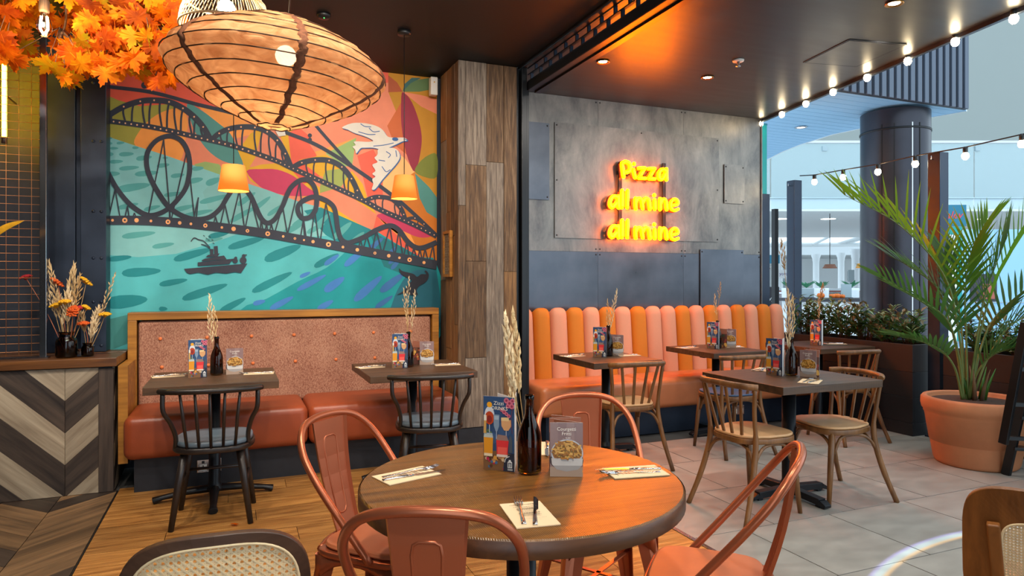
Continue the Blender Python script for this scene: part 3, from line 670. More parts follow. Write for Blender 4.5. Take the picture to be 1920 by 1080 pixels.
for j in range(-2, 6):
    pl = clip([(-.25, .15*j), (.27, .15*j+.55), (.27, .15*j+.697), (-.25, .15*j+.147)], -.248, .268, .003, .795)
    if len(pl) > 2:
        cy = sum(p[0] for p in pl)/len(pl); cz = sum(p[1] for p in pl)/len(pl); an = math.atan2(.55,.52)
        lp = [((p[0]-cy)*math.cos(-an)-(p[1]-cz)*math.sin(-an), (p[0]-cy)*math.sin(-an)+(p[1]-cz)*math.cos(-an)) for p in pl]
        b = MB().prism(lp, 0, .01, lambda a, c, k: (a, -k, c)).build('plank', M['clad_pale' if j % 2 else 'clad_dark'], ct); b.location = (.576, cy, cz); b.rotation_euler = (0, -an, PI/2)
        b.rotation_euler = (Matrix.Rotation(PI/2, 4, 'Z') @ Matrix.Rotation(-an, 4, 'Y')).to_euler()
wt = thing('counter_worktop', 'brown wooden worktop with thick edge on the chevron counter', 'worktop', (-1.3, 5.2, .801))
MB().box(-1.15, .605, -.295, -.18, 0, .055).build('front_plank', M['counter_top_wood'], wt, bevel=.003)
MB().box(-1.15, .605, -.178, .12, 0, .052).build('top', M['counter_top_wood'], wt, bevel=.003)
MB().box(-1.15, .605, .122, .285, 0, .055).build('rear_plank', M['counter_top_wood'], wt, bevel=.003)
# ---- pedestal tables
def ped_base(t, h, r=.028, foot='cross', span=.26):
    MB().lathe([(0,.05),(.055,.05),(.052,.065),(r+.008,.08),(r,.10),(r,h-.03),(0,h-.03)], 20).build('column', M['cast_iron'], t)
    MB().box(-.15,.15,-.03,.03,h-.03,h-.001).box(-.03,.03,-.15,.15,h-.031,h-.002).build('top_bracket', M['cast_iron'], t)
    for k in range(4):
        a = k*PI/2+(PI/4 if foot == 'x' else 0); ca, sa = math.cos(a), math.sin(a); s = span
        if foot == 'cast':
            f = MB().tube([(.02*ca,.02*sa,.06),(s*.5*ca,s*.5*sa,.05),(s*.85*ca,s*.85*sa,.032),(s*ca,s*sa,.018)], [.032,.024,.02,.028], 8, flat=.8)
        else:
            f = MB().bar((0,0,.045),(s*.86*ca,s*.86*sa,.034),.055,.04).bar((s*.86*ca,s*.86*sa,.033),(s*ca,s*sa,.016),.055,.032,w2=.05,h2=.02)
            f.box(s*.8*ca-.018,s*.8*ca+.018,s*.8*sa-.018,s*.8*sa+.018,0,.02)
        f.build('foot', M['cast_iron'], t, bevel=.003)
def rect_table(loc, w, d, label, rz=0, foot='cross', span=.27, r=.034):
    t = thing('dining_table', label, 'table', loc, rz, 'pedestal dining tables')
    MB().box(-w/2, w/2, -d/2, d/2, .705, .75).build('tabletop', M['dark_table_wood'], t, bevel=.003)
    ped_base(t, .705, r, foot, span); return t
rect_table((-.115, 4.56, 0), .72, .66, 'dark wooden table on a cast pedestal, nearest the chevron counter', foot='cast', span=.34)
rect_table((1.13, 4.53, 0), .71, .70, 'dark wooden table on a pedestal beside the timber pillar', foot='cast', span=.34)
rect_table((2.68, 4.56, 0), .59, .67, 'dark wooden table at the pillar end of the striped bench')
rect_table((3.90, 4.75, 0), .58, .66, 'dark wooden table at the middle of the striped bench')
rect_table((3.215, 3.225, 0), .78, .70, 'dark wooden table standing free on the grey tiles with two wooden chairs', span=.30, r=.042)
rect_table((5.03, 4.68, 0), .66, .66, 'dark wooden table in front of the hedge planter')
rt = thing('round_table', 'large round brown table in the foreground with copper chairs around it', 'table', (.80, 1.86, 0))
prof = [(0,.752)]
MB().lathe([(.0,.700),(.468,.700),(.479,.706),(.479,.744),(.474,.75),(0,.75)], 72, sm=False).build('tabletop', M['round_table_wood'], rt)
MB().lathe([(.4795,.703),(.4815,.705),(.4815,.745),(.4795,.747)], 72).build('edge_band', M['walnut'], rt)
ped_base(rt, .70, .045, 'cross', .36)
# ---- black spindle-back chairs
def spindle_chair(loc, rz, label):
    t = thing('spindle_chair', label, 'chair', loc, rz, 'black spindle chairs')
    ol = [(.215*math.copysign(abs(math.cos(a))**.6, math.cos(a))*(1-.1*(math.sin(a) < 0)*abs(math.sin(a))), .205*math.copysign(abs(math.sin(a))**.7, math.sin(a))) for a in [2*PI*i/28 for i in range(28)]]
    MB().prism(ol, .405, .437, sm=True).build('seat', M['black_wood'], t, bevel=.008)
    MB().prism([(x*.95,y*.95) for x,y in ol], .4375, .468, sm=True).build('cushion', M['blue_vinyl'], t, bevel=.012, seg=3)
    rail = [(-.255,-.17,.752),(-.2,-.225,.755),(-.1,-.262,.757),(0,-.272,.758),(.1,-.262,.757),(.2,-.225,.755),(.255,-.17,.752)]
    rl = spline(rail, 5); MB().tube(rl, .019, 10, flat=.85).build('top_rail', M['black_wood'], t)
    for i in range(5):
        x = -.12+.06*i; MB().tube([(x*1.0,-.175-.01*(2-abs(i-2)),.43),(x*1.12,-.215-.01*(2-abs(i-2)),.6),(x*1.25,-.262+.012*abs(i-2)**1.3,.75)], [.008,.0095,.007], 8).build('spindle', M['black_wood'], t)
    for s in (-1, 1):
        MB().tube(spline([(s*.185,-.11,.43),(s*.185,-.125,.5),(s*.205,-.165,.58),(s*.235,-.195,.65),(s*.238,-.19,.745)],4), .0125, 8).build('back_post', M['black_wood'], t)
        for y0, y1 in ((.13,.175),(-.12,-.185)):
            MB().tube([(s*.14,y0,.408),(s*.165,y0+(y1-y0)*.5,.25),(s*.20,y1,0)], [.022,.02,.015], 10).build('leg', M['black_wood'], t)
        MB().tube([(s*.173,.155,.22),(s*.173,-.15,.2)], .009, 8).build('stretcher', M['black_wood'], t)
    MB().tube([(-.17,.153,.24),(.17,.153,.24)], .009, 8).build('stretcher', M['black_wood'], t)
spindle_chair((-.105, 4.19, 0), R(-4), 'black spindle chair with grey-blue pad at the table nearest the chevron counter')
spindle_chair((1.16, 4.20, 0), R(-12), 'black spindle chair with grey-blue pad at the table beside the timber pillar')
# ---- bentwood chairs
def bent_chair(loc, f, label, pad='tan_pad'):
    t = thing('bentwood_chair', label, 'chair', loc, face_rz(*f), 'bentwood chairs')
    ol = []
    for i in range(32):
        a = 2*PI*i/32; c, s = math.cos(a), math.sin(a); wd = .205 if s > 0 else .195
        ol.append((wd*math.copysign(abs(c)**.55, c)*(1 if s > -.2 else .93), .2*math.copysign(abs(s)**(.6 if s > 0 else .85), s)))
    MB().prism(ol, .420, .452, sm=True).build('seat', M['bentwood'], t, bevel=.005)
    MB().prism([(x*.97,y*.97) for x,y in ol], .4525, .469, sm=True).build('cushion', M[pad], t, bevel=.007, seg=3)
    rl = spline([(-.215,-.17,.752),(-.17,-.222,.757),(-.09,-.25,.76),(0,-.258,.762),(.09,-.25,.76),(.17,-.222,.757),(.215,-.17,.752)], 5)
    MB().tube(rl, .017, 10, flat=1.1).build('top_rail', M['bentwood'], t)
    for i, x in enumerate((-.115,-.04,.04,.115)):
        yb = -.183+abs(x)*.15; yt = -.254+abs(x*1.25)**2*1.2
        MB().bar((x*.8,yb,.45),(x*1.25,yt,.757),.02,.011,up=(0,1,0)).build('spindle', M['bentwood'], t, bevel=.003)
    for s in (-1, 1):
        MB().tube(spline([(s*.205,-.182,.75),(s*.188,-.168,.6),(s*.180,-.150,.45),(s*.186,-.165,.33),(s*.205,-.21,.17),(s*.232,-.275,0)],4), [.0125]*8+[.0165]*9+[.015]*4, 10).build('leg', M['bentwood'], t)
        MB().tube([(s*.165,.14,.43),(s*.18,.165,.2),(s*.192,.185,0)], [.019,.017,.0125], 10).build('leg', M['bentwood'], t)
        MB().tube(spline([(s*.19,-.175,.30),(s*.183,-.13,.37),(s*.175,-.07,.408),(s*.17,.02,.412),(s*.17,.085,.395),(s*.174,.132,.31)],4), .0095, 8).build('brace', M['bentwood'], t)
    MB().tube(spline([(-.174,.148,.31),(-.14,.15,.38),(-.06,.15,.412),(.06,.15,.412),(.14,.15,.38),(.174,.148,.31)],4), .0095, 8).build('brace', M['bentwood'], t)
    MB().tube(spline([(-.18,-.17,.31),(-.14,-.155,.38),(-.06,-.15,.412),(.06,-.15,.412),(.14,-.155,.38),(.18,-.17,.31)],4), .0095, 8).build('brace', M['bentwood'], t)
bent_chair((2.83, 3.13, 0), (1, .06), 'bentwood chair with tan pad on the pillar side of the free-standing table')
bent_chair((3.47, 3.13, 0), (-1, .12), 'bentwood chair with tan pad on the planter side of the free-standing table')
bent_chair((4.80, 4.22, 0), (.08, 1), 'bentwood chair with tan pad at the table in front of the hedge planter')
bent_chair((2.66, 4.24, 0), (.10, 1), 'bentwood chair with tan pad at the pillar end of the striped bench')
bent_chair((3.64, 4.28, 0), (.05, 1), 'bentwood chair with blue pad at the middle table of the striped bench', 'blue_pad')
# ---- copper metal chairs round the big table
def metal_chair(loc, f, label):
    t = thing('metal_chair', label, 'chair', loc, face_rz(*f), 'copper metal chairs')
    def sq(w, d, p=.35, n=32):
        return [(w*math.copysign(abs(math.cos(a))**p, math.cos(a)), d*math.copysign(abs(math.sin(a))**p, math.sin(a))) for a in [2*PI*i/n for i in range(n)]]
    MB().prism(sq(.185,.18), .425, .447, sm=True).build('seat', M['copper_paint'], t, bevel=.006)
    MB().prism(sq(.172,.168,.45), .4475, .468, sm=True).build('cushion', M['copper_pad'], t, bevel=.012, seg=3)
    hoop = spline([(-.188,.07,.44),(-.2,-.04,.57),(-.208,-.13,.68),(-.196,-.2,.77),(-.145,-.245,.832),(-.06,-.266,.855),(.06,-.266,.855),(.145,-.245,.832),(.196,-.2,.77),(.208,-.13,.68),(.2,-.04,.57),(.188,.07,.44)],6)
    MB().tube(hoop, .0125, 10).build('hoop', M['copper_paint'], t)
    # splat with turned edges and a pressed U-shaped bead
    sp = MB(); rows = 7
    for i in range(rows):
        k = i/(rows-1); z = .45+.392*k; y = -.168-.088*k-.014*math.sin(PI*k); wd = .060+.030*k; o_ = .012*(1-k)
        sp.v += [(-wd,y+.012,z),(-wd+.006,y,z),(wd-.006,y,z),(wd,y+.012,z)]
    for i in range(rows-1):
        for j in range(3): a = i*4+j; sp.f.append([a,a+1,a+5,a+4]); sp.m.append(0); sp.s.append(False)
    so = sp.build('splat', M['copper_paint'], t); md = so.modifiers.new('solid', 'SOLIDIFY'); md.thickness = .003; md.offset = 0
    def bead(z, sx): k = (z-.45)/.392; return (sx, -.168-.088*k-.014*math.sin(PI*k), z)
    for q in (1,):
        pth = [bead(.53,-.026),bead(.65,-.030),bead(.755,-.034),bead(.778,-.03),bead(.785,-.018),bead(.785,.018),bead(.778,.03),bead(.755,.034),bead(.65,.030),bead(.53,.026),bead(.515,.015),bead(.512,0),bead(.515,-.015)]
        MB().tube(pth, .0042, 6, closed=True).build('pressed_bead', M['copper_paint'], so)
    MB().tube(spline([(-.15,-.165,.437),(-.08,-.183,.445),(0,-.187,.447),(.08,-.183,.445),(.15,-.165,.437)],4), .011, 8).build('back_foot', M['copper_paint'], t)
    for sx in (-1, 1):
        for sy in (-1, 1):
            a = Vector((sx*.163,sy*.158,.43)); b = Vector((sx*.215,sy*.215 if sy > 0 else sy*.225,0)); vs = []
            for p, w_ in ((a,.075),(a*.5+b*.5,.055),(b,.034)):
                vs += [p+Vector((-sx*w_,0,0)), p+Vector((-sx*w_*.45,sy*.004,0)), p+Vector((0,0,0)), p+Vector((sx*.004,-sy*w_*.45,0)), p+Vector((0,-sy*w_,0))]
            fs = [(i*5+j,i*5+j+1,i*5+j+6,i*5+j+5) for i in range(2) for j in range(4)]
            lg = MB().add(vs, fs).build('leg', M['copper_paint'], t); md = lg.modifiers.new('solid', 'SOLIDIFY'); md.thickness = .003
            MB().box(b.x-sx*.032, b.x+sx*.004, b.y-sy*.032, b.y+sy*.004, 0, .012).build('foot_cap', M['black_plastic'], lg)
    for sx in (-1, 1):
        # arched skirts under the seat: sides, then front and back
        for mode in (0, 1):
            q = []
            for i in range(13):
                k = -1+2*i/12; q.append((.165*k, .425-.075*abs(k)**2.6))
            n = len(q); vs = []
            for x_, z_ in q: vs += [(x_, .428), (x_, z_-.012)]
            V = [((sx*.178, a_*.97, z_) if mode == 0 else (a_, sx*.173, z_)) for a_, z_ in vs]
            sk = MB().add(V, [(2*i,2*i+1,2*i+3,2*i+2) for i in range(n-1)], 0, True).build('skirt', M['copper_paint'], t); md = sk.modifiers.new('solid', 'SOLIDIFY'); md.thickness = .003
    for s in (-1, 1): MB().bar((-.19*s,.19,.21),(.19*s,-.19,.21),.018,.006).build('cross_brace', M['copper_paint'], t)
metal_chair((.49, 2.335, 0), (.68,-.73), 'copper metal chair left of the round table, splat seen from its front')
metal_chair((.487, 1.632, 0), (.42,.91), 'copper metal chair nearest the camera, its back against the round table')
metal_chair((1.31, 2.285, 0), (-.22,-.97), 'copper metal chair on the far side of the round table, facing the camera')
metal_chair((1.325, 1.66, 0), (-.72,.69), 'copper metal chair right of the round table, seen side-on')
# ---- cane-back chairs at the bottom edge
plain('cane', (238,212,166), .6, var=.08, vs=40)
def cane_chair(loc, f, label, W, Hb, top, frame_m, p, fw, curve, strut=False, pitch=.0135, lean=.16):
    t = thing('cane_chair', label, 'chair', loc, face_rz(*f))
    def outl(w, h, n=56): return [(w*math.copysign(abs(math.cos(a))**p, math.cos(a)), h*math.copysign(abs(math.sin(a))**p, math.sin(a))) for a in [2*PI*i/n for i in range(n)]]
    zc = top-Hb
    def on(x, z, k): return (x, -.2-lean*(zc+z-.44)-k+curve*(x/W)**2, zc+z)
    n = 56; o_ = outl(W, Hb); i_ = outl(W-fw, Hb-fw)
    vs = []
    for (a, b), (c, d) in zip(o_, i_): vs += [on(a,b,-.012), on(c,d,-.012), on(c,d,.012), on(a,b,.012)]
    fs = []
    for k in range(n):
        l = (k+1) % n
        for j in range(4): q = (j+1) % 4; fs.append((4*k+j, 4*k+q, 4*l+q, 4*l+j))
    MB().add(vs, fs, 0, False).build('back_frame', M[frame_m], t, bevel=.002, seg=1)
    MB().tube([on(a,b,.011) for a, b in outl(W-fw-.001, Hb-fw-.001)], .0036, 6, closed=True).build('cane_border', M['cane'], t)
    cn = MB(); w2, h2 = W-fw, Hb-fw
    def inside(x, z): return (abs(x)/w2)**(2/p)+(abs(z)/h2)**(2/p) < 1
    def strand(x0, z0, dx, dz, wd, k):
        pts = []; s = -1.0
        while s < 1.0:
            x_, z_ = x0+dx*s, z0+dz*s
            if inside(x_, z_): pts.append((x_, z_))
            s += .012
        if len(pts) < 2: return
        a, b = pts[0], pts[-1]; m_ = max(2, int(math.hypot(b[0]-a[0], b[1]-a[1])/.03)+1); vs = []
        nx, nz = -dz*wd/2, dx*wd/2
        for i in range(m_):
            q = i/(m_-1); x_, z_ = a[0]+(b[0]-a[0])*q, a[1]+(b[1]-a[1])*q; vs += [on(x_+nx, z_+nz, k), on(x_-nx, z_-nz, k)]
        cn.add(vs, [(2*i,2*i+1,2*i+3,2*i+2) for i in range(m_-1)])
    m_ = int(1.0/pitch)
    for i in range(-m_, m_+1):
        if abs(i*pitch) < max(w2,h2):
            for o2 in (-.17*pitch, .17*pitch):
                strand(0, i*pitch+o2, 1, 0, .24*pitch, .002); strand(i*pitch+o2, 0, 0, 1, .24*pitch, .003)
        q = .70710678
        strand((i+.5)*pitch*.5, -(i+.5)*pitch*.5, q, q, .2*pitch, .004) if abs(i)*pitch*.7 < .45 else None
        strand((i+.5)*pitch*.5, (i+.5)*pitch*.5, q, -q, .2*pitch, .005) if abs(i)*pitch*.7 < .45 else None
    c_ = cn.build('cane_weave', M['cane'], t); md = c_.modifiers.new('solid', 'SOLIDIFY'); md.thickness = .0012; c_['kind'] = 'stuff'
    MB().prism([(.21*math.copysign(abs(math.cos(a))**.6, math.cos(a)), .2*math.copysign(abs(math.sin(a))**.6, math.sin(a))) for a in [2*PI*i/24 for i in range(24)]], .425, .46, sm=True).build('seat', M[frame_m], t, bevel=.006)
    for s in (-1, 1):
        xp = s*(W*.7 if strut else W*.80); zt = zc+(.09 if strut else -.02); yt = -.2-lean*(zt-.44)-.02
        MB().bar((xp*.9,-.18,.0),(xp*.9,-.19,.44),.03,.03).bar((xp*.9,-.19,.43),(xp,yt+(curve*.3 if not strut else 0),zt),.03,.022,up=(0,1,0)).build('leg', M[frame_m], t, bevel=.004)
        MB().tube([(s*.17,.16,.43),(s*.19,.19,0)], [.018,.013], 10).build('leg', M[frame_m], t)
cane_chair((-.03, 1.92, 0), (.05,1), 'dark walnut chair with rounded cane back at the bottom left edge', .215, .20, .772, 'walnut_front', .68, .026, .05, pitch=.0165)
cane_chair((2.183, 1.15, 0), (.86,.5), 'brown wooden chair with cane back and vertical strut at the bottom right edge', .24, .19, .80, 'rich_wood', .42, .088, .03, True, pitch=.008)
# =================================================================== THINGS ON THE TABLES
vcol('menu_print', .35, .03)
def drinks_print():
    p = Paint(lambda x, y, k: (x, -k, y), .00006)
    p.poly([(0,0),(.105,0),(.105,.232),(0,.232)], (52,80,118))
    for x, y, r in ((.02,.19,.03),(.07,.13,.04),(.03,.1,.03)): p.disc(x, y, r*.6, (62,92,132), 16)
    p.poly([(0,.0),(.105,.0),(.105,.052),(.06,.062),(0,.058)], (128,92,62))
    for i in range(26):
        r_ = random.Random(i); p.disc(.004+r_.random()*.07, .006+r_.random()*.042, .0035+r_.random()*.003, [(196,140,96),(92,58,44),(220,190,150),(190,40,80),(70,110,150),(224,160,70)][i % 6], 8)
    p.poly([(.068,.0),(.105,.0),(.105,.058),(.086,.052),(.072,.038)], (42,50,66))
    p.strip([(.073,.028),(.077,.04),(.089,.048)], .002, (235,235,230)); p.poly([(.083,.012),(.098,.012),(.098,.03),(.094,.033),(.094,.037),(.087,.037),(.087,.033),(.083,.03)], (226,228,226)); p.poly([(.085,.014),(.096,.014),(.096,.028),(.085,.028)], (52,58,72))
    for y in (.024,.02,.016): p.strip([(.087,y),(.094,y)], .0022, (226,228,226))
    for y in (.005,.0085): p.strip([(.083,y),(.1,y)], .0016, (210,212,210))
    # tall amber drink, red drink, spritz glass, coupe, flute
    p.poly([(.003,.045),(.032,.045),(.034,.106),(.002,.106)], (226,150,40)); p.poly([(.003,.043),(.032,.043),(.032,.052),(.003,.052)], (236,216,180)); p.poly([(.002,.102),(.034,.102),(.032,.114),(.004,.116)], (190,200,190))
    for x, y in ((.01,.118),(.018,.124),(.026,.117)): p.disc(x, y, .005, (96,124,80), 6)
    p.poly([(.047,.05),(.083,.05),(.087,.098),(.045,.1)], (222,56,60)); p.poly([(.05,.053),(.08,.053),(.082,.075),(.05,.075)], (240,96,84)); p.poly([(.045,.096),(.087,.096),(.08,.112),(.05,.114)], (150,120,110)); p.poly([(.046,.044),(.084,.044),(.083,.052),(.047,.052)], (232,210,196))
    p.disc(.022, .172, .017, (214,216,220), 18, .029); p.disc(.022, .164, .0155, (190,70,34), 18, .021); p.disc(.022, .16, .009, (140,46,40), 12, .012); p.disc(.022, .206, .009, (240,166,40), 12); p.strip([(.022,.143),(.022,.118)], .0022, (190,200,214)); p.strip([(.012,.115),(.032,.115)], .003, (170,184,200))
    p.poly([(.002,.115),(.011,.115),(.012,.17),(.003,.172)], (206,160,90)); p.poly([(.003,.155),(.012,.155),(.012,.172),(.003,.173)], (236,226,206))
    p.poly([(.036,.176),(.056,.176),(.055,.14),(.049,.124),(.043,.124),(.037,.14)], (128,148,168)); p.poly([(.038,.172),(.054,.172),(.053,.16),(.039,.16)], (164,180,194)); p.strip([(.046,.125),(.046,.1)], .002, (180,194,208))
    p.poly([(.062,.162),(.096,.162),(.095,.142),(.086,.128),(.072,.128),(.063,.142)], (214,160,110)); p.poly([(.062,.168),(.088,.17),(.088,.158),(.062,.158)], (228,196,140)); p.strip([(.079,.128),(.079,.112)], .002, (190,190,196))
    for x, y, r in ((.064,.192,.006),(.072,.186,.007),(.08,.18,.006),(.088,.174,.006),(.08,.222,.009),(.09,.214,.01),(.098,.205,.009),(.085,.205,.007),(.1,.222,.008)): p.disc(x, y, r, (206,110,128), 10); p.disc(x, y, r*.45, (150,50,76), 8)
    p.strip([(.1,.2),(.096,.16),(.1,.12)], .0015, (120,60,70)); p.poly([(.088,.06),(.1,.06),(.1,.1),(.096,.112),(.091,.112),(.088,.1)], (74,84,96))
    p.text('Zizzi', .054, .207, .0165, (240,232,214), 'CENTER', 1.1); p.text('DRINKS', .057, .191, .0165, (240,232,214), 'CENTER', .95)
    return p.mesh('menu_print', M['menu_print'])
def food_print(kind):
    p = Paint(lambda x, y, k: (x, -k, y), .00006)
    if kind == 0:
        p.poly([(0,0),(.1,0),(.1,.165),(0,.165)], (136,108,106))
        for i in range(4): p.poly([(.025*i+.0006,0),(.025*i+.0244,0),(.025*i+.0244,.165),(.025*i+.0006,.165)], [(144,116,112),(134,106,104),(148,120,116),(138,110,108)][i])
        p.poly([(0,0),(.1,0),(.1,.03),(0,.03)], (170,146,128)); p.disc(.05,.05,.052,(70,54,54),24,.03); p.disc(.052,.072,.049,(196,200,206),24,.042); p.disc(.052,.074,.045,(168,112,48),24,.036)
        p.poly([(.004,.056),(.1,.056),(.098,.036),(.085,.022),(.05,.016),(.02,.022),(.006,.038)], (206,202,198)); p.poly([(.01,.034),(.096,.034),(.085,.022),(.05,.016),(.02,.022)], (164,160,158))
        for i in range(120):
            r_ = random.Random(i+9); a = r_.random()*2*PI; d = r_.random()**.5; x = .052+math.cos(a)*.042*d; y = .076+math.sin(a)*(.034 if a < PI else .02)*d; an = r_.random()*PI; l = .009
            p.strip([(x-l*math.cos(an),y-l*math.sin(an)*.7),(x+l*math.cos(an),y+l*math.sin(an)*.7)], .0048, [(206,150,66),(224,176,92),(176,116,44),(214,162,84),(148,98,40)][i % 5])
        for i in range(8): r_ = random.Random(i+90); p.disc(.02+r_.random()*.06, .06+r_.random()*.035, .0015, (70,110,50), 6)
        p.text('Courgetti', .05, .142, .0155, (236,228,216), 'CENTER', .95); p.text('Fritti', .05, .128, .0155, (236,228,216), 'CENTER', .95); p.text('... 4.50', .05, .117, .009, (230,220,210), 'CENTER')
    else:
        p.poly([(0,0),(.1,0),(.1,.165),(0,.165)], (92,52,40)); p.poly([(0,.12),(.1,.12),(.1,.165),(0,.165)], (150,90,66))
        for i in range(30): r_ = random.Random(i+40); p.disc(.008+r_.random()*.084, .012+r_.random()*.1, .006+r_.random()*.007, [(196,96,60),(150,60,44),(226,170,80),(64,72,50),(120,76,50)][i % 5], 9)
    return p.mesh('menu_print', M['menu_print'])
def lines_print(w, h):
    p = Paint(lambda x, y, k: (x, -k, y), .00006); y = h-.03
    p.poly([(0,0),(w,0),(w,h),(0,h)], (206,214,224))
    while y > .03: p.strip([(.012,y),(w*.62,y)], .0018, (110,116,128)); p.strip([(w*.74,y),(w*.88,y)], .0018, (110,116,128)); y -= .0125
    return p.mesh('menu_print', M['menu_print'])
DR = drinks_print(); FD = [food_print(0), food_print(1)]; LN = lines_print(.1, .23)
def leaf_mesh(w, h): return MB().box(0, w, .0003, .0012, 0, h).build('leaf', M['paper'], mesh_only=True)
LD = leaf_mesh(.105, .232); LF = leaf_mesh(.1, .165)
def drinks_menu(loc, rz, label, open_=R(38)):
    t = thing('drinks_menu', label, 'menu', loc, rz, 'folded drinks menus'); k = .0526
    def leaf(name, rot, pr, flip):
        c = bpy.data.objects.new(name, LD); COL.objects.link(c); c.parent = t; c.location = (k, 0, .0005); c.rotation_euler.z = rot
        return c
    c = leaf('cover', 0, DR, False); c.location = (-k, 0, .0005); q = inst('print', DR, c, (0,0,0))
    b = leaf('back_leaf', PI-open_, LN, True); b.location = (k, .001, .0005)
    q = inst('print', LN, b, (.1024,.0016,0), (0,0,PI))
    b2 = leaf('inner_leaf', PI+.0-open_*1.9, LN, True); b2.location = (k, .003, .0005)
    return t
def food_menu(loc, rz, label, kind=0):
    t = thing('food_menu', label, 'menu', loc, rz, 'folded food menus')
    for nm, rot, x in (('cover', 0, -.05), ('back_leaf', PI-R(30), .05)):
        c = bpy.data.objects.new(nm, LF); COL.objects.link(c); c.parent = t; c.location = (x, .0015 if x > 0 else 0, .0005); c.rotation_euler.z = rot
        inst('print', FD[kind] if nm == 'cover' else FD[1], c, (0,0,0) if nm == 'cover' else (.1,.0016,0), (0,0,0) if nm == 'cover' else (0,0,PI))
    return t
def stem(base, tip, bow, label, n_seed=26, frac=.5, mat='grass_dry', fat=1.0, seed=0, name='dried_grass_stem', wheat=False):
    r_ = random.Random(seed); b = Vector(base); t_ = Vector(tip); mid = (b+t_)/2+Vector(bow)
    pts = spline([b, mid, t_], 7); L0 = [p-b for p in pts]
    o = thing(name, label, 'dried grass', b, 0, 'dried grass stems')
    MB().tube(L0, [.0016]*(len(L0)-3)+[.0012,.001,.0006], 5).build('stalk', M['straw'], o)
    mb = MB(); n = len(L0)
    for i in range(n_seed):
        k = (1-frac)+frac*i/(n_seed-1); f = k*(n-1); j = min(int(f), n-2); p = L0[j].lerp(L0[j+1], f-j); d = (L0[j+1]-L0[j]).normalized()
        a = i*2.4; side = Vector((math.cos(a), math.sin(a), 0)); env = math.sin(min(1, (i+1.5)/n_seed*1.05)*PI)**.6
        q = p+side*(.007+.010*r_.random())*env*fat*(.6 if wheat else 1); dd = (d+side*(.35 if wheat else .6)*r_.random()+Vector((r_.uniform(-.15,.15),r_.uniform(-.15,.15),0))).normalized(); l = .012*fat*(1.0+.5*r_.random()); wd = .0033*fat*(1.25 if wheat else 1)
        u1 = dd.cross(Vector((.3,.2,1))).normalized(); u2 = dd.cross(u1)
        mb.add([q-dd*l, q+u1*wd, q+u2*wd, q-u1*wd, q-u2*wd, q+dd*l], [(0,2,1),(0,3,2),(0,4,3),(0,1,4),(5,1,2),(5,2,3),(5,3,4),(5,4,1)])
    mb.build('seed_head', M[mat], o)
    return o
bot = MB().lathe([(0,.004),(.030,.003),(.0365,.006),(.0375,.012),(.0375,.105),(.035,.125),(.027,.15),(.019,.168),(.0145,.185),(.0130,.225),(.0150,.228),(.0150,.238),(.0135,.243),(.0115,.243),(.0112,.19),(.016,.172),(.025,.148),(.0325,.122),(.0345,.10),(.0345,.014),(.028,.010),(0,.010)], 28).build('bottle_glass', M['amber_glass'], mesh_only=True)
def bottle(loc, label, num=None):
    t = thing('bottle_vase', label, 'bottle', loc, 0, 'brown glass bottles'); inst('glass_body', bot, t)
    if num:
        p = Paint(lambda x, y, k: (.0386*math.sin(x/.0386), -.0386*math.cos(x/.0386)-k, y), .00005); p.text(num, 0, .05, .034, (226,216,196), 'CENTER', .8)
        me = p.mesh('number', M['menu_print']); inst('number', me, t, (0,0,0), (0,0,R(-25)))
    return t
nap = None
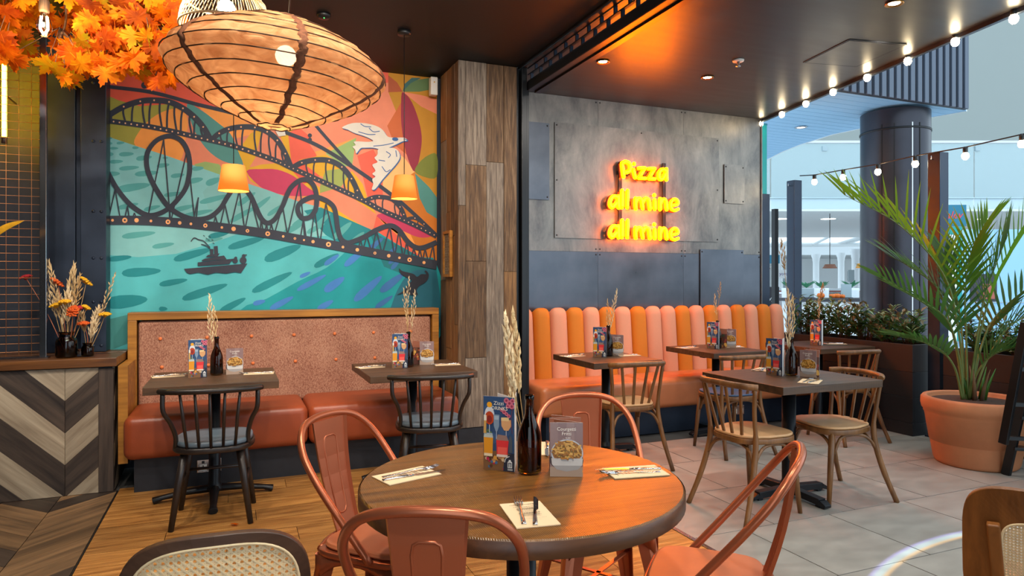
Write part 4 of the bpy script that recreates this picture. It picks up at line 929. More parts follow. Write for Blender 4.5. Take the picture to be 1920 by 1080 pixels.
def setting(loc, rz, where, mats=None, crossed=R(6)):
    """paper napkin with a fork and a knife lying on it"""
    global nap
    x, y, z = loc
    if nap is None:
        p = Paint(lambda x, y, k: (x, y, .0027+k), .00005)
        r_ = random.Random(3)
        for yy, hw, h in ((.068,.034,.004),(.05,.028,.003),(.036,.022,.006),(.026,.024,.006),(.012,.02,.004),(-.002,.026,.007),(-.012,.024,.006),(-.022,.026,.006),(-.045,.034,.002)):
            x_ = -hw
            while x_ < hw: w_ = .002+.004*r_.random(); p.poly([(x_,yy),(x_+w_,yy),(x_+w_,yy+h*.55),(x_,yy+h*.55)], (70,60,56)); x_ += w_+.0014
        nm = MB().box(-.056, .056, -.09, .09, 0, .0012).box(-.0555, .056, -.0895, .0895, .0013, .0026).build('napkin', M['napkin'], mesh_only=True)
        f = MB()     # fork along +Y, length .19
        pts = [(-.092,.0062,.0032),(-.075,.0055,.0034),(-.04,.0042,.0045),(0,.003,.0075),(.03,.003,.0095),(.042,.0075,.0075),(.052,.0115,.0052)]
        vs = []; n = len(pts)
        for y_, w_, z_ in pts: vs += [(-w_,y_,z_),(w_,y_,z_),(w_,y_,z_+.0018),(-w_,y_,z_+.0018)]
        f.add(vs, [(4*i+j, 4*i+(j+1) % 4, 4*i+4+(j+1) % 4, 4*i+4+j) for i in range(n-1) for j in range(4)]+[(0,3,2,1),(4*n-4,4*n-3,4*n-2,4*n-1)], 0, True)
        for k in range(4): x_ = -.0096+.0064*k; f.tube([(x_,.05,.0060),(x_,.075,.0068),(x_*.95,.10,.012)], [.002,.0017,.0008], 6)
        fm = f.build('fork', M['steel'], mesh_only=True)
        k = MB(); pts = [(-.1,.0062,.003),(-.09,.0068,.0035),(-.04,.0055,.0035),(0,.0045,.003)]; vs = []
        for y_, w_, t_ in pts: vs += [(-w_,y_,.003),(w_,y_,.003),(w_*.8,y_,.003+t_*1.5),(-w_*.8,y_,.003+t_*1.5)]
        k.add(vs, [(4*i+j, 4*i+(j+1) % 4, 4*i+4+(j+1) % 4, 4*i+4+j) for i in range(3) for j in range(4)]+[(0,3,2,1),(12,13,14,15)], 0, True)
        k.prism([(-.0035,0),(.0035,0),(.009,.012),(.0095,.085),(.004,.105),(-.003,.112)], .0045, .0056)
        km = k.build('knife', M['steel'], mesh_only=True); nap = (nm, p.mesh('napkin_print', M['menu_print']), fm, km)
    nm, npn, fm, km = nap
    t = inst('paper_napkin', nm, None, (x,y,z+.0006), (0,0,rz)); tag(t, 'kraft paper napkin '+where, 'napkin', 'paper napkins')
    inst('print', npn, t)
    c, s = math.cos(rz), math.sin(rz)
    def off(a, b): return (x+a*c-b*s, y+a*s+b*c, z+.0006)
    tag(inst('fork', fm, None, off(-.016,.02), (0,0,rz-crossed)), 'steel fork on the napkin '+where, 'fork', 'forks')
    tag(inst('knife', km, None, off(.020,.012), (0,0,rz-crossed*1.6)), 'steel knife on the napkin '+where, 'knife', 'knives')
TT = .7502
def camface(x, y, extra=0): return math.atan2(-x, y)*1.0*0+math.atan2(y, x)-PI/2+extra     # local -Y turned to the viewer
TB = {'r':'the round table','l1':'the table nearest the chevron counter','l2':'the table beside the timber pillar','b1':'the striped bench table by the pillar','b2':'the middle striped bench table','f':'the free-standing table on the tiles','h':'the table by the hedge planter'}
# --- round table
drinks_menu((.768, 1.965, TT), camface(.77,1.96,R(-22)), 'blue cocktail menu standing on '+TB['r'])
bottle((.848, 1.908, TT), 'brown glass bottle holding dried wheat on '+TB['r'])
food_menu((.934, 1.824, TT), camface(.93,1.82,R(2)), 'fries menu card standing in front on '+TB['r'])
food_menu((.962, 1.888, TT), camface(.96,1.88,R(8)), 'red-brown menu card behind the fries card on '+TB['r'], 1)
for i, (u, v, bow, m_) in enumerate([(947,590,(-.012,0,.02),'grass_pale'),(962,586,(-.004,.01,.01),'grass_dry'),(953,640,(-.02,.0,.0),'grass_pale')]):
    stem((.848+.004*(i-1), 1.908, .78), atD(u, v, 2.09+.02*i), bow, ('tallest left ear','upright ear','low drooping ear')[i]+' of dried wheat in the bottle on '+TB['r'], (30,30,20)[i], .52, m_, 1.5, i, wheat=True)
setting((.487, 2.02, TT), R(-62)-.2, 'left on '+TB['r'], crossed=R(4))
setting((.694, 1.566, TT), R(-8), 'nearest the camera on '+TB['r'], crossed=R(10))
setting((1.155, 1.785, TT), R(80), 'right on '+TB['r'], crossed=R(5))
setting((1.045, 2.15, TT), R(165), 'at the far edge of '+TB['r'])
# --- other tables
def dress(key, xy, dr, bt_, fds, sets, stems, num=None):
    X, Y = xy
    a = dr; drinks_menu((X+a[0], Y+a[1], TT), camface(X+a[0], Y+a[1], R(a[2] if len(a) > 2 else 0)), 'blue cocktail menu standing on '+TB[key])
    bottle((X+bt_[0], Y+bt_[1], TT), 'brown glass bottle with dried grass on '+TB[key], num)
    for i, f in enumerate(fds): food_menu((X+f[0], Y+f[1], TT), camface(X+f[0], Y+f[1], R(f[2])), ('fries menu card' if f[3] == 0 else 'brown food menu card')+' on '+TB[key], f[3])
    for i, s_ in enumerate(sets): setting((X+s_[0], Y+s_[1], TT), R(s_[2]), s_[3]+' '+TB[key], crossed=R(7))
    for i, s_ in enumerate(stems):
        u, v, fr, ns, mt, fat = s_; b = Vector((X+bt_[0]+.003*(i-1), Y+bt_[1], .78)); d = b.x*FW[0]+b.y*FW[1]
        stem(b, atD(u, v, d+.02*(i-1)), (.01*(i-1),0,.01), ('tallest','right-hand','left-hand','shortest')[i]+' dried grass plume in the bottle on '+TB[key], ns, fr, mt, fat, i+len(key)*7)
dress('l1', (-.115,4.56), (-.095,-.02,8), (.01,.06), [(.115,.05,0,0)], [(-.27,.12,-80,'left on'),(.26,.04,85,'right on')], [(393,553,.62,34,'grass_pale',1.3),(401,575,.5,26,'grass_dry',1.1)])
dress('l2', (1.13,4.53), (-.09,-.02,6), (-.02,.03), [(.125,.08,0,0),(.085,.13,6,1)], [(-.27,.10,-80,'left on'),(.26,.04,85,'right on')], [(767,520,.3,16,'grass_pale',1.0),(778,545,.5,26,'grass_pale',1.1),(757,542,.5,26,'grass_dry',1.1)], '5')
dress('b1', (2.68,4.56), (-.055,.0,-12), (.04,.03), [(.115,.02,-12,0),(.09,.075,-6,1)], [(-.22,.14,-80,'left on'),(.21,.02,85,'right on')], [(1157,543,.6,34,'grass_pale',1.3),(1139,562,.5,22,'grass_dry',1.1)])
dress('b2', (3.90,4.75), (-.05,-.02,-20), (.035,.02), [(.16,.0,-18,0),(.10,.05,-10,1)], [(-.20,.14,-80,'left on'),(.22,.05,80,'right on')], [(1351,530,.25,16,'straw',1.0),(1340,552,.4,16,'grass_dry',1.1)])
dress('f', (3.215,3.225), (-.085,.035,-24), (.02,.0), [(.055,-.10,-20,0),(.115,-.07,-26,1)], [(-.08,-.245,-55,'in front on'),(.05,.27,120,'behind the menus on')], [(1478,545,.7,44,'grass_pale',1.6),(1486,556,.6,34,'grass_dry',1.4),(1465,450,.22,26,'straw',1.2)])
dress('h', (5.03,4.68), (-.09,-.05,-24), (-.01,.0), [], [(.18,-.02,70,'at the planter end of')], [(1543,532,.2,22,'straw',1.2),(1536,555,.5,18,'grass_dry',1.1)], '8')
# =================================================================== LEFT SIDE: SCREEN, FLOWERS, LAMPS, FOLIAGE
plain('copper_wire', (190,128,80), .4, .6)
gs = thing('wire_screen', 'wire grid screen with steel upright standing on the counter', 'screen', (-1.11, 5.02, .857))
MB().box(-.018, .018, -.018, .018, 0, 2.1).build('upright', M['chrome'], gs, bevel=.002)
MB().box(-.9, .03, -.03, .03, 0, .012).build('bottom_rail', M['chrome'], gs)
for i in range(1, 11):
    MB().tube([(-.066*i,.012,.02),(-.066*i,.012,2.1)], .0016, 5).build('wire', M['copper_wire'], gs)
hw = MB().tube([(-.72,.016,0),(-.012,.016,0)], .0016, 5).build('wire', M['copper_wire'], mesh_only=True)
for i in range(40): inst('wire', hw, gs, (0,0,.045+.0512*i))
plain('tube_cap', (60,40,30), .5)
nt = thing('neon_tube', 'vertical yellow neon tube glowing behind the wire screen', 'neon light', (onY(8,266,5.25).x, 5.25, onY(8,266,5.25).z))
MB().tube([(0,0,.03),(0,0,.62)], .013, 12).build('tube', emit('neon_yellow', (1,.5,.012,1), 130), nt); MB().lathe([(0,-.01),(.016,-.01),(.016,.032),(0,.032)], 14).lathe([(0,.618),(.016,.618),(.016,.65),(0,.65)], 14).build('end_cap', M['tube_cap'], nt)
MB().box(-.005,.005,0,.25,.3,.31).build('bracket', M['tube_cap'], nt)
lf = Paint(lambda u, v, k: atD(u, v, 3.9+k), .001)
def blade(name, label, a, b, w_, mat, cat='dried leaf'):
    a = Vector(a); b = Vector(b); n = 8; vs = []; sd = (b-a).cross(Vector((FW[0],FW[1],0))).normalized()
    for i in range(n+1):
        k = i/n; ww = w_*math.sin(PI*(.12+.88*k))**.7*(1-k*.35); p = (b-a)*k+Vector((0,0,.02*math.sin(PI*k)))
        vs += [p+sd*ww*.5, p+Vector((FW[0],FW[1],0))*.006, p-sd*ww*.5]
    fs = []
    for i in range(n): fs += [(3*i,3*i+1,3*i+4,3*i+3),(3*i+1,3*i+2,3*i+5,3*i+4)]
    o = MB().add(vs, fs, 0, True).build(name, M[mat]); o.location = a; md = o.modifiers.new('solid','SOLIDIFY'); md.thickness = .0015
    return tag(o, label, cat)
plain('palm_gold', (206,150,20), .7, var=.15, vs=30)
blade('dried_palm_leaf', 'golden dried palm leaf reaching in front of the wire screen', atD(-30,455,3.85), atD(44,414,3.85), .045, 'palm_gold')
# ---- flowers on the counter
def jar(loc, r, h, neck, label, mat='amber_glass', name='glass_vase'):
    t = thing(name, label, 'vase', loc); o = [(0,.004),(r*.9,.002),(r,.01),(r,h*.62),(r*.9,h*.72),(neck,h*.8),(neck,h*.93),(neck*1.15,h*.95),(neck*1.15,h),(neck*.95,h)]
    i = [(max(a-.003,0),b) for a, b in reversed(o[2:-1])]; MB().lathe(o+[(neck*.95,h*.8)]+[(q[0],q[1]) for q in i[3:]]+[(0,.009)], 24).build('glass_body', M[mat], t); return t
ZC = .8575
jb = onY(124, 672, 5.02); j1 = (jb.x, 5.03, ZC); jb2 = onY(165, 670, 5.06); j2 = (jb2.x, 5.05, ZC)
jar(j1, .061, .165, .040, 'large brown glass jar of dried flowers on the counter'); jar(j2, .036, .088, .026, 'small brown glass jar of dried flowers on the counter')
jar(((j1[0]+j2[0])/2+.012, 5.07, ZC), .026, .045, .022, 'tiny clear glass between the two flower jars', 'clear_glass')
def yarrow(basep, u, v, dd, mat, label, rad=.036, tilt=(0,0)):
    b = Vector(basep); t = atD(u, v, b.x*FW[0]+b.y*FW[1]+dd); o = thing('yarrow_flower', label, 'flower', b, 0, 'dried yarrow flowers'); d = t-b
    MB().tube(spline([(0,0,0), d*.5+Vector((.01,0,.01)), d], 5), .002, 5).build('stalk', M['straw' if 'yellow' in mat else 'copper_pad'], o)
    hd = MB(); rr = random.Random(u)
    for i in range(34):
        a = i*2.4; q = (i/34)**.5*rad; p = Vector((q*math.cos(a), q*math.sin(a), .012*(1-(q/rad)**2)+tilt[0]*q*math.cos(a)+tilt[1]*q*math.sin(a)))
        hd.ball(d+p, .0075+.002*rr.random(), 6, 4, sq=(1,1,.75))
    hd.lathe([(0,-.02),(rad*.5,-.006),(rad*.9,.002)], 12, d); hd.build('flower_head', M[mat], o)
B1 = (j1[0], j1[1], ZC+.012); B2 = (j2[0], j2[1], ZC+.012)
for a in [(B1,48,520,-.02,'yarrow_red','crimson yarrow leaning far left across the screen',.032,(.3,0)),(B1,108,530,.0,'yarrow_orange','orange yarrow tilted at the top of the large jar',.034,(-.9,0)),(B1,104,573,-.03,'yarrow_yellow','yellow yarrow at the left of the large jar',.033,(.3,0)),(B1,122,566,-.04,'yarrow_yellow','yellow yarrow above the middle of the large jar',.034,(0,.1)),
          (B1,137,584,-.05,'yarrow_orange','round orange yarrow facing forward over the large jar',.034,(0,1.0)),(B1,162,528,.03,'yarrow_yellow','yellow yarrow highest at the right of the large jar',.033,(-.9,0)),(B1,150,578,.02,'yarrow_red','small red yarrow behind the round orange one',.024,(0,0)),(B1,162,577,.03,'yarrow_yellow','small yellow yarrow beside the red one',.022,(-.6,0)),
          (B2,157,607,-.03,'yarrow_orange','orange yarrow low over the small jar',.034,(0,.1)),(B2,197,590,.0,'yarrow_yellow','yellow yarrow at the far right of the small jar',.034,(0,.1))]: yarrow(*a)
for i, (b, u, v, ns, ft, w_) in enumerate([(B1,92,490,40,1.5,'leftmost tall'),(B1,84,522,30,1.3,'low left'),(B1,139,497,52,2.0,'thickest tall'),(B1,128,540,44,1.8,'middle'),(B1,150,515,36,1.5,'right tall'),(B1,110,548,40,1.6,'lower middle'),(B2,216,513,24,1.2,'far-right leaning'),(B2,185,576,44,1.7,'upright bushy'),(B2,150,580,36,1.5,'left bushy'),(B2,178,600,30,1.5,'short bushy')]):
    d = b[0]*FW[0]+b[1]*FW[1]; stem(b, atD(u, v, d+.02*((i % 3)-1)), (0,0,.01), w_+' dried grass in the '+('large' if b is B1 else 'small')+' jar on the counter', ns, .5, ('grass_dry','grass_pale')[i % 2] if i != 4 else 'straw', ft, 30+i)
# ---- woven frame, alarm sensor
pf = thing('woven_frame', 'small wooden frame with woven lattice hanging on the timber pillar', 'picture frame', (1.588, 5.20, 1.56))
Hh = .185; Wy = .10
MB().box(-.012,.012,-Wy,Wy,Hh-.022,Hh).box(-.012,.012,-Wy,Wy,-Hh,-Hh+.022).box(-.012,.012,-Wy,-Wy+.025,-Hh+.022,Hh-.022).box(-.012,.012,Wy-.025,Wy,-Hh+.022,Hh-.022).build('frame', M['honey_frame'], pf)
MB().box(.002,.010,-Wy+.02,Wy-.02,-Hh+.02,Hh-.02).build('backing', M['barn_brown'], pf)
lt = MB()
for k in range(-9, 10):
    for sg in (1, -1):
        y0, z0 = -Wy+.025, k*.04; y1, z1 = Wy-.025, k*.04+sg*.16
        q = clip([(y0,z0-.004),(y1,z1-.004),(y1,z1+.004),(y0,z0+.004)], y0, y1, -Hh+.022, Hh-.022)
        if len(q) > 2: lt.prism(q, -.001*sg-.003, .001-.001*sg-.003, lambda a, b, c: (c, a, b))
lt.build('lattice', M['clad_pale'], pf)
sn = thing('alarm_sensor', 'white alarm sensor at the top corner of the mural', 'sensor', onY(812,163,5.42))
MB().box(-.03,.03,-.04,.03,-.075,.075).build('body', M['white_plastic'], sn, bevel=.008, seg=3); MB().ball((0,-.041,.03), .006, 8, 5).build('lens', M['yarrow_yellow'], sn)
# ---- linen lantern
m, N, K, P = base('linen'); out = N['Material Output']
tc = N.new('ShaderNodeTexCoord'); mp = N.new('ShaderNodeMapping'); mp.inputs['Scale'].default_value = (1,1,2.2); K.new(tc.outputs['Object'], mp.inputs['Vector'])
n1 = N.new('ShaderNodeTexNoise'); n1.inputs['Scale'].default_value = 9; n1.inputs['Detail'].default_value = 8; n1.inputs['Distortion'].default_value = 1.5; K.new(mp.outputs['Vector'], n1.inputs['Vector'])
r1 = N.new('ShaderNodeValToRGB'); r1.color_ramp.elements[0].position = .3; r1.color_ramp.elements[0].color = L((172,118,78)); r1.color_ramp.elements[1].position = .7; r1.color_ramp.elements[1].color = L((220,174,128)); K.new(n1.outputs['Fac'], r1.inputs['Fac'])
df = N.new('ShaderNodeBsdfDiffuse'); tl = N.new('ShaderNodeBsdfTranslucent'); tp = N.new('ShaderNodeBsdfTransparent'); mx = N.new('ShaderNodeMixShader'); mx.inputs[0].default_value = .34; m2 = N.new('ShaderNodeMixShader'); m2.inputs[0].default_value = .03
K.new(r1.outputs['Color'], df.inputs['Color']); K.new(r1.outputs['Color'], tl.inputs['Color']); K.new(df.outputs[0], mx.inputs[1]); K.new(tl.outputs[0], mx.inputs[2]); K.new(mx.outputs[0], m2.inputs[1]); K.new(tp.outputs[0], m2.inputs[2]); K.new(m2.outputs[0], out.inputs['Surface'])
b = N.new('ShaderNodeBump'); b.inputs['Strength'].default_value = .8; b.inputs['Distance'].default_value = .012; K.new(n1.outputs['Fac'], b.inputs['Height']); K.new(b.outputs['Normal'], df.inputs['Normal'])
plain('lantern_wire', (74,46,24), .7); plain('seam_cloth', (128,78,50), .9, var=.3, vs=60, bump=.6, bs=120)
def lamp(loc, power, col, rad=.03):
    l = bpy.data.lights.new('bulb_light', 'POINT'); l.energy = power; l.color = col; l.shadow_soft_size = rad; o = bpy.data.objects.new('bulb_light', l); COL.objects.link(o); o.location = loc; return o
BW = emit('bulb_glow', (1,.80,.52,1), 45); 
lc = atD(521, 136, 2.75)
ln = thing('linen_lantern', 'large squashed linen lantern on wire hoops hanging above the room', 'pendant lamp', lc); ln.rotation_euler = (R(2), R(3.5), R(20))
Rm, Hm = .432, .225
def prof(k): # k -1 bottom .. 1 top
    return (max(Rm*(1-abs(k)**1.7*.86), .03), Hm*k)
rings = [prof(-1+2*i/40) for i in range(41)]; sh = MB(); n = 96; vs = []
rr = random.Random(8)
hoops = [-1,-.88,-.76,-.63,-.49,-.34,-.17,.02,.22,.42,.62,.82,1]
def sag(k): return min(abs(k-h) for h in hoops)
for i in range(41):
    k = -1+2*i/40; r_, z_ = rings[i]
    for j in range(n):
        a = 2*PI*j/n; q = r_*(1-.06*sag(k)-.012*abs(math.sin(3*a))**6*0)+.004*math.sin(a*11+i*.7)+.003*math.sin(a*23-i*1.3)
        vs.append((q*math.cos(a), q*math.sin(a), z_+.003*math.sin(a*7+i)))
sh.add(vs, [(i*n+j, i*n+(j+1) % n, (i+1)*n+(j+1) % n, (i+1)*n+j) for i in range(40) for j in range(n)], 0, True).build('linen_shade', M['linen'], ln)
for h in hoops:
    r_, z_ = prof(h); pts = [((r_+.003)*math.cos(2*PI*j/48), (r_+.003)*math.sin(2*PI*j/48), z_+.002*math.sin(j*.9)) for j in range(48)]
    MB().tube(pts, .0026, 6, closed=True).build('hoop', M['lantern_wire'], ln)
for s_ in range(6):
    a = 2*PI*s_/6+.32; vs = []
    for i in range(61):
        k = -.99+1.98*i/60; r_, z_ = prof(k); wd = (.012+.007*abs(math.sin(i*1.7+s_)))*(.5+.5*r_/Rm); jt = .004*math.sin(i*1.3+s_)
        for e_, o_ in ((-1,.001),(-.4,.009),(.4,.009),(1,.001)):
            aa = a+(e_*wd+jt)/max(r_,.05); vs.append(((r_+o_)*math.cos(aa), (r_+o_)*math.sin(aa), z_))
    MB().add(vs, [(4*i+j, 4*i+j+1, 4*i+5+j, 4*i+4+j) for i in range(60) for j in range(3)], 0, True).build('gathered_seam', M['seam_cloth'], ln)
MB().ball((.02,-.02,.07), .042, 16, 10).build('bulb', BW, ln); MB().lathe([(0,.11),(.02,.11),(.022,.17),(0,.17)], 14, (.02,-.02,0)).build('bulb_socket', M['black_plastic'], ln)
MB().tube([(.02,-.02,.16),(.02,-.02,CEIL-lc.z-.01)], .003, 6).build('cord', M['black_plastic'], ln)
MB().lathe([(0,-.02),(.05,-.02),(.05,0),(0,0)], 20, (.02,-.02,CEIL-lc.z-.004)).build('ceiling_rose', M['black_plastic'], ln)
lamp(lc+Vector((.02,-.03,.0)), 9, (1,.78,.52), .05)
# ---- rattan pendant behind it
rc = atD(424, 8, 3.35)
rp = thing('rattan_pendant', 'pale rattan pendant lamp half hidden behind the linen lantern', 'pendant lamp', rc)
def rpf(k): return (.215*math.sin(.35+k*1.22)/1.0, .15-.27*k)
for j in range(64):
    a = 2*PI*j/64; MB().tube([(rpf(i/8)[0]*math.cos(a+.25*i/8), rpf(i/8)[0]*math.sin(a+.25*i/8), rpf(i/8)[1]) for i in range(9)], .0022, 5).build('cane_rib', M['cane'], rp)
for k in (0,.55,1): r_, z_ = rpf(k); MB().tube([(r_*math.cos(2*PI*j/40), r_*math.sin(2*PI*j/40), z_) for j in range(40)], .006, 6, closed=True).build('hoop', M['cane'], rp)
MB().ball((0,0,-.02), .042, 14, 8).build('bulb', BW, rp); MB().tube([(0,0,.02),(0,0,CEIL-rc.z-.003)], .005, 6).build('cord', M['black_plastic'], rp)
lamp(rc+Vector((0,0,-.09)), 9, (1,.75,.45), .04)
# ---- two small shades over the banquette tables
m, N, K, P = base('shade_cloth'); P.inputs['Base Color'].default_value = L((236,144,66)); P.inputs['Roughness'].default_value = .8; out = N['Material Output']
tl = N.new('ShaderNodeBsdfTranslucent'); tl.inputs['Color'].default_value = L((236,120,40)); mx = N.new('ShaderNodeMixShader'); mx.inputs[0].default_value = .16; K.new(P.outputs[0], mx.inputs[1]); K.new(tl.outputs[0], mx.inputs[2]); K.new(mx.outputs[0], out.inputs['Surface'])
def shade_lamp(u, v, d, label):
    c = atD(u, v, d); t = thing('pendant_shade', label, 'pendant lamp', c, 0, 'small orange pendants')
    MB().lathe([(.088,-.075),(.090,-.077),(.066,.08),(.062,.082),(.03,.082),(.03,.080),(.060,.079)], 32).build('lamp_shade', M['shade_cloth'], t)
    MB().lathe([(.064,.081),(.02,.083),(0,.083)], 32).build('top_disc', M['shade_cloth'], t)
    MB().ball((0,0,-.01), .03, 12, 8).build('bulb', emit('shade_bulb', (1,.76,.46,1), 12), t); MB().tube([(0,0,.02),(0,0,CEIL-c.z-.02)], .0028, 6).build('cord', M['black_plastic'], t)
    MB().lathe([(0,0),(.045,0),(.045,-.028),(0,-.028)], 20, (0,0,CEIL-c.z-.002)).build('ceiling_rose', M['black_plastic'], t)
    lamp(c+Vector((0,0,-.06)), 4, (1,.74,.44), .03)
shade_lamp(438, 335, 4.12, 'small orange tapered pendant shade left, above the coaster loop of the mural')
shade_lamp(758, 352, 4.60, 'small orange tapered pendant shade right, below the painted gull')
# ---- filament bulb among the leaves
bc = atD(83, 47, 3.45)
eb = thing('filament_bulb', 'bare filament bulb in a brass socket hanging among the maple leaves', 'light bulb', bc)
MB().lathe([(0,-.062),(.02,-.056),(.034,-.03),(.036,-.005),(.028,.03),(.016,.055),(.014,.07)], 20).build('glass_bulb', M['clear_glass'], eb)
MB().tube([(-.008,0,.04),(-.012,0,-.02),(-.004,.006,-.04),(.004,-.006,-.04),(.012,0,-.02),(.008,0,.04)], .004, 6).build('filament', emit('filament_glow', (1,.76,.42,1), 220), eb)
MB().lathe([(0,.066),(.022,.066),(.024,.075),(.024,.12),(.018,.13),(0,.13)], 18).build('socket', M['barn_brown'], eb); MB().tube([(0,0,.13),(0,0,CEIL-bc.z-.002)], .003, 6).build('cord', M['black_plastic'], eb)
lamp(bc+Vector((.0,-.07,.0)), 5, (1,.74,.42), .035)
# ---- autumn maple branches
def maple():
    half = [(0,1.0),(.07,.83),(.15,.80),(.13,.66),(.24,.62),(.17,.40),(.33,.50),(.40,.62),(.47,.52),(.62,.56),(.56,.42),(.78,.34),(.60,.24),(.62,.12),(.36,.06),(.50,-.08),(.56,-.20),(.38,-.16),(.30,-.26),(.14,-.10),(.03,-.05)]
    pts = half+[(-x,y) for x,y in reversed(half[1:])]
    vs = [(0,.12,0)]+[(x*.5, y*.5+.0, .05*math.sin(x*3.1)*abs(x)+-.10*x*x-.05*(y-.1)**2) for x,y in pts]; n = len(pts)
    fs = [(0,i+1,(i+1) % n+1) for i in range(n)]
    return vs, fs
mv, mf = maple()
MAPC = [((226,120,4),(196,74,2)),((232,150,6),(214,104,4)),((184,82,8),(132,50,8)),((214,102,4),(178,62,2)),((170,146,16),(196,120,8)),((230,136,6),(214,88,2))]
LM = []
for i, (c1, c2) in enumerate(MAPC):
    m, N, K, P = base('maple_%d' % i); out = N['Material Output']; tc = N.new('ShaderNodeTexCoord'); oi = N.new('ShaderNodeObjectInfo'); n1 = N.new('ShaderNodeTexNoise'); n1.noise_dimensions = '4D'; n1.inputs['Scale'].default_value = 4; n1.inputs['Detail'].default_value = 4
    mu = N.new('ShaderNodeMath'); mu.operation = 'MULTIPLY'; mu.inputs[1].default_value = 40; K.new(oi.outputs['Random'], mu.inputs[0]); K.new(mu.outputs[0], n1.inputs['W']); K.new(tc.outputs['Object'], n1.inputs['Vector'])
    r1 = N.new('ShaderNodeValToRGB'); r1.color_ramp.elements[0].position = .35; r1.color_ramp.elements[0].color = L(c2); r1.color_ramp.elements[1].position = .65; r1.color_ramp.elements[1].color = L(c1); K.new(n1.outputs['Fac'], r1.inputs['Fac']); K.new(r1.outputs['Color'], P.inputs['Base Color']); P.inputs['Roughness'].default_value = .7; P.inputs['Specular IOR Level'].default_value = .15
    tl = N.new('ShaderNodeBsdfTranslucent'); K.new(r1.outputs['Color'], tl.inputs['Color']); mx = N.new('ShaderNodeMixShader'); mx.inputs[0].default_value = .42; K.new(P.outputs[0], mx.inputs[1]); K.new(tl.outputs[0], mx.inputs[2]); K.new(mx.outputs[0], out.inputs['Surface'])
    mb = MB().add(mv, mf); 
    for tipv in ((0,.5),(.24,.30),(-.24,.30),(.31,.27),(-.31,.27),(.38,.16),(-.38,.16)): pass
    mb.tube([(0,.02,0),(0,-.12,-.03),(.01,-.26,-.05)], .008, 4, mi=0); LM.append(mb.build('leaf', m, mesh_only=True))
plain('twig', (96,62,36), .8)
rl = random.Random(21)
POLY = [(-10,-20),(345,-20),(338,30),(318,70),(332,110),(325,148),(300,152),(262,128),(235,122),(205,132),(165,128),(135,140),(112,152),(92,132),(84,112),(100,92),(70,82),(62,88),(48,95),(38,108),(14,104),(0,80),(-10,60)]
def inpoly(x, y):
    c = False
    for i in range(len(POLY)):
        a, b = POLY[i-1], POLY[i]
        if (a[1] > y) != (b[1] > y) and x < (b[0]-a[0])*(y-a[1])/(b[1]-a[1])+a[0]: c = not c
    return c
seeds = [(30,10,'at the far left above the neon tube'),(110,110,'hanging lowest beside the screen upright'),(150,40,'in the middle behind the filament bulb'),(215,90,'hanging in front of the navy stanchion'),(260,20,'high beside the rattan pendant'),(300,110,'drooping over the top of the mural')]
brs = []
for u, v, w_ in seeds:
    c = atD(u, v-40, 3.62); brs.append((u, v, thing('maple_branch', 'branch of orange artificial maple leaves '+w_, 'foliage', c, 0, 'autumn maple branches'), c, []))
cnt = 0
while cnt < 265:
    u, v = rl.uniform(-10,345), rl.uniform(-20,152)
    if not inpoly(u, v): continue
    if math.hypot(u-83, v-45) < 36 and rl.random() < .93: continue
    br = min(brs, key=lambda b: (b[0]-u)**2+(b[1]-v)**2); d = 3.62+rl.uniform(-.22,.26)
    if math.hypot(u-83, v-45) < 60: d = 3.62+rl.uniform(.1,.3)
    p = atD(u, v, d); s = rl.uniform(.15,.225)
    tow = -Vector((FW[0],FW[1],.45)).normalized(); nrm = (tow+Vector((rl.uniform(-.6,.6),rl.uniform(-.6,.6),rl.uniform(-.5,.5)))).normalized()
    down = Vector((rl.uniform(-.75,.75),rl.uniform(-.3,.3),-1)); yv = (down-nrm*down.dot(nrm)).normalized(); xv = yv.cross(nrm)
    mt = Matrix((xv,yv,nrm)).transposed().to_euler()
    mi = rl.choice([0,0,1,1,2,3,3,5,5,4] if u < 240 else [0,1,2,2,3,3,5,4])
    inst('leaf', LM[mi], br[2], p-br[3], mt, (s,s,s)); br[4].append(p-br[3]); cnt += 1
for u, v, t, c, ps in brs:
    tw = MB(); top = Vector((0,.05,CEIL-c.z-.005)); tw.tube(spline([top, Vector((.03,.02,.12)), Vector((0,0,-.02))], 5), .006, 6)
    for p in ps[:18]: tw.tube([Vector((0,.02,.06)), p*.5+Vector((0,.04,.05)), p+Vector((0,.015,.02))], .0022, 4)
    tw.build('twig', M['twig'], t)
# ---- fallen leaf on the floor
fl = thing('fallen_leaf', 'single small orange leaf lying on the oak floor', 'leaf', onZ(442,983,.004)); o = inst('blade', LM[3], fl, (0,0,.006), (.2,.1,2.2), (.07,.07,.07))
ld = thing('smoke_detector', 'tiny ceiling detector with green light on the black ceiling', 'detector', onZ(607,27,CEIL-.001)); MB().lathe([(0,-.03),(.035,-.026),(.045,-.01),(.045,0),(0,0)], 18).build('body', M['black_plastic'], ld); MB().ball((0,-.02,-.03), .004, 8, 5).build('led', emit('led_green', (.1,1,.2,1), 2), ld)
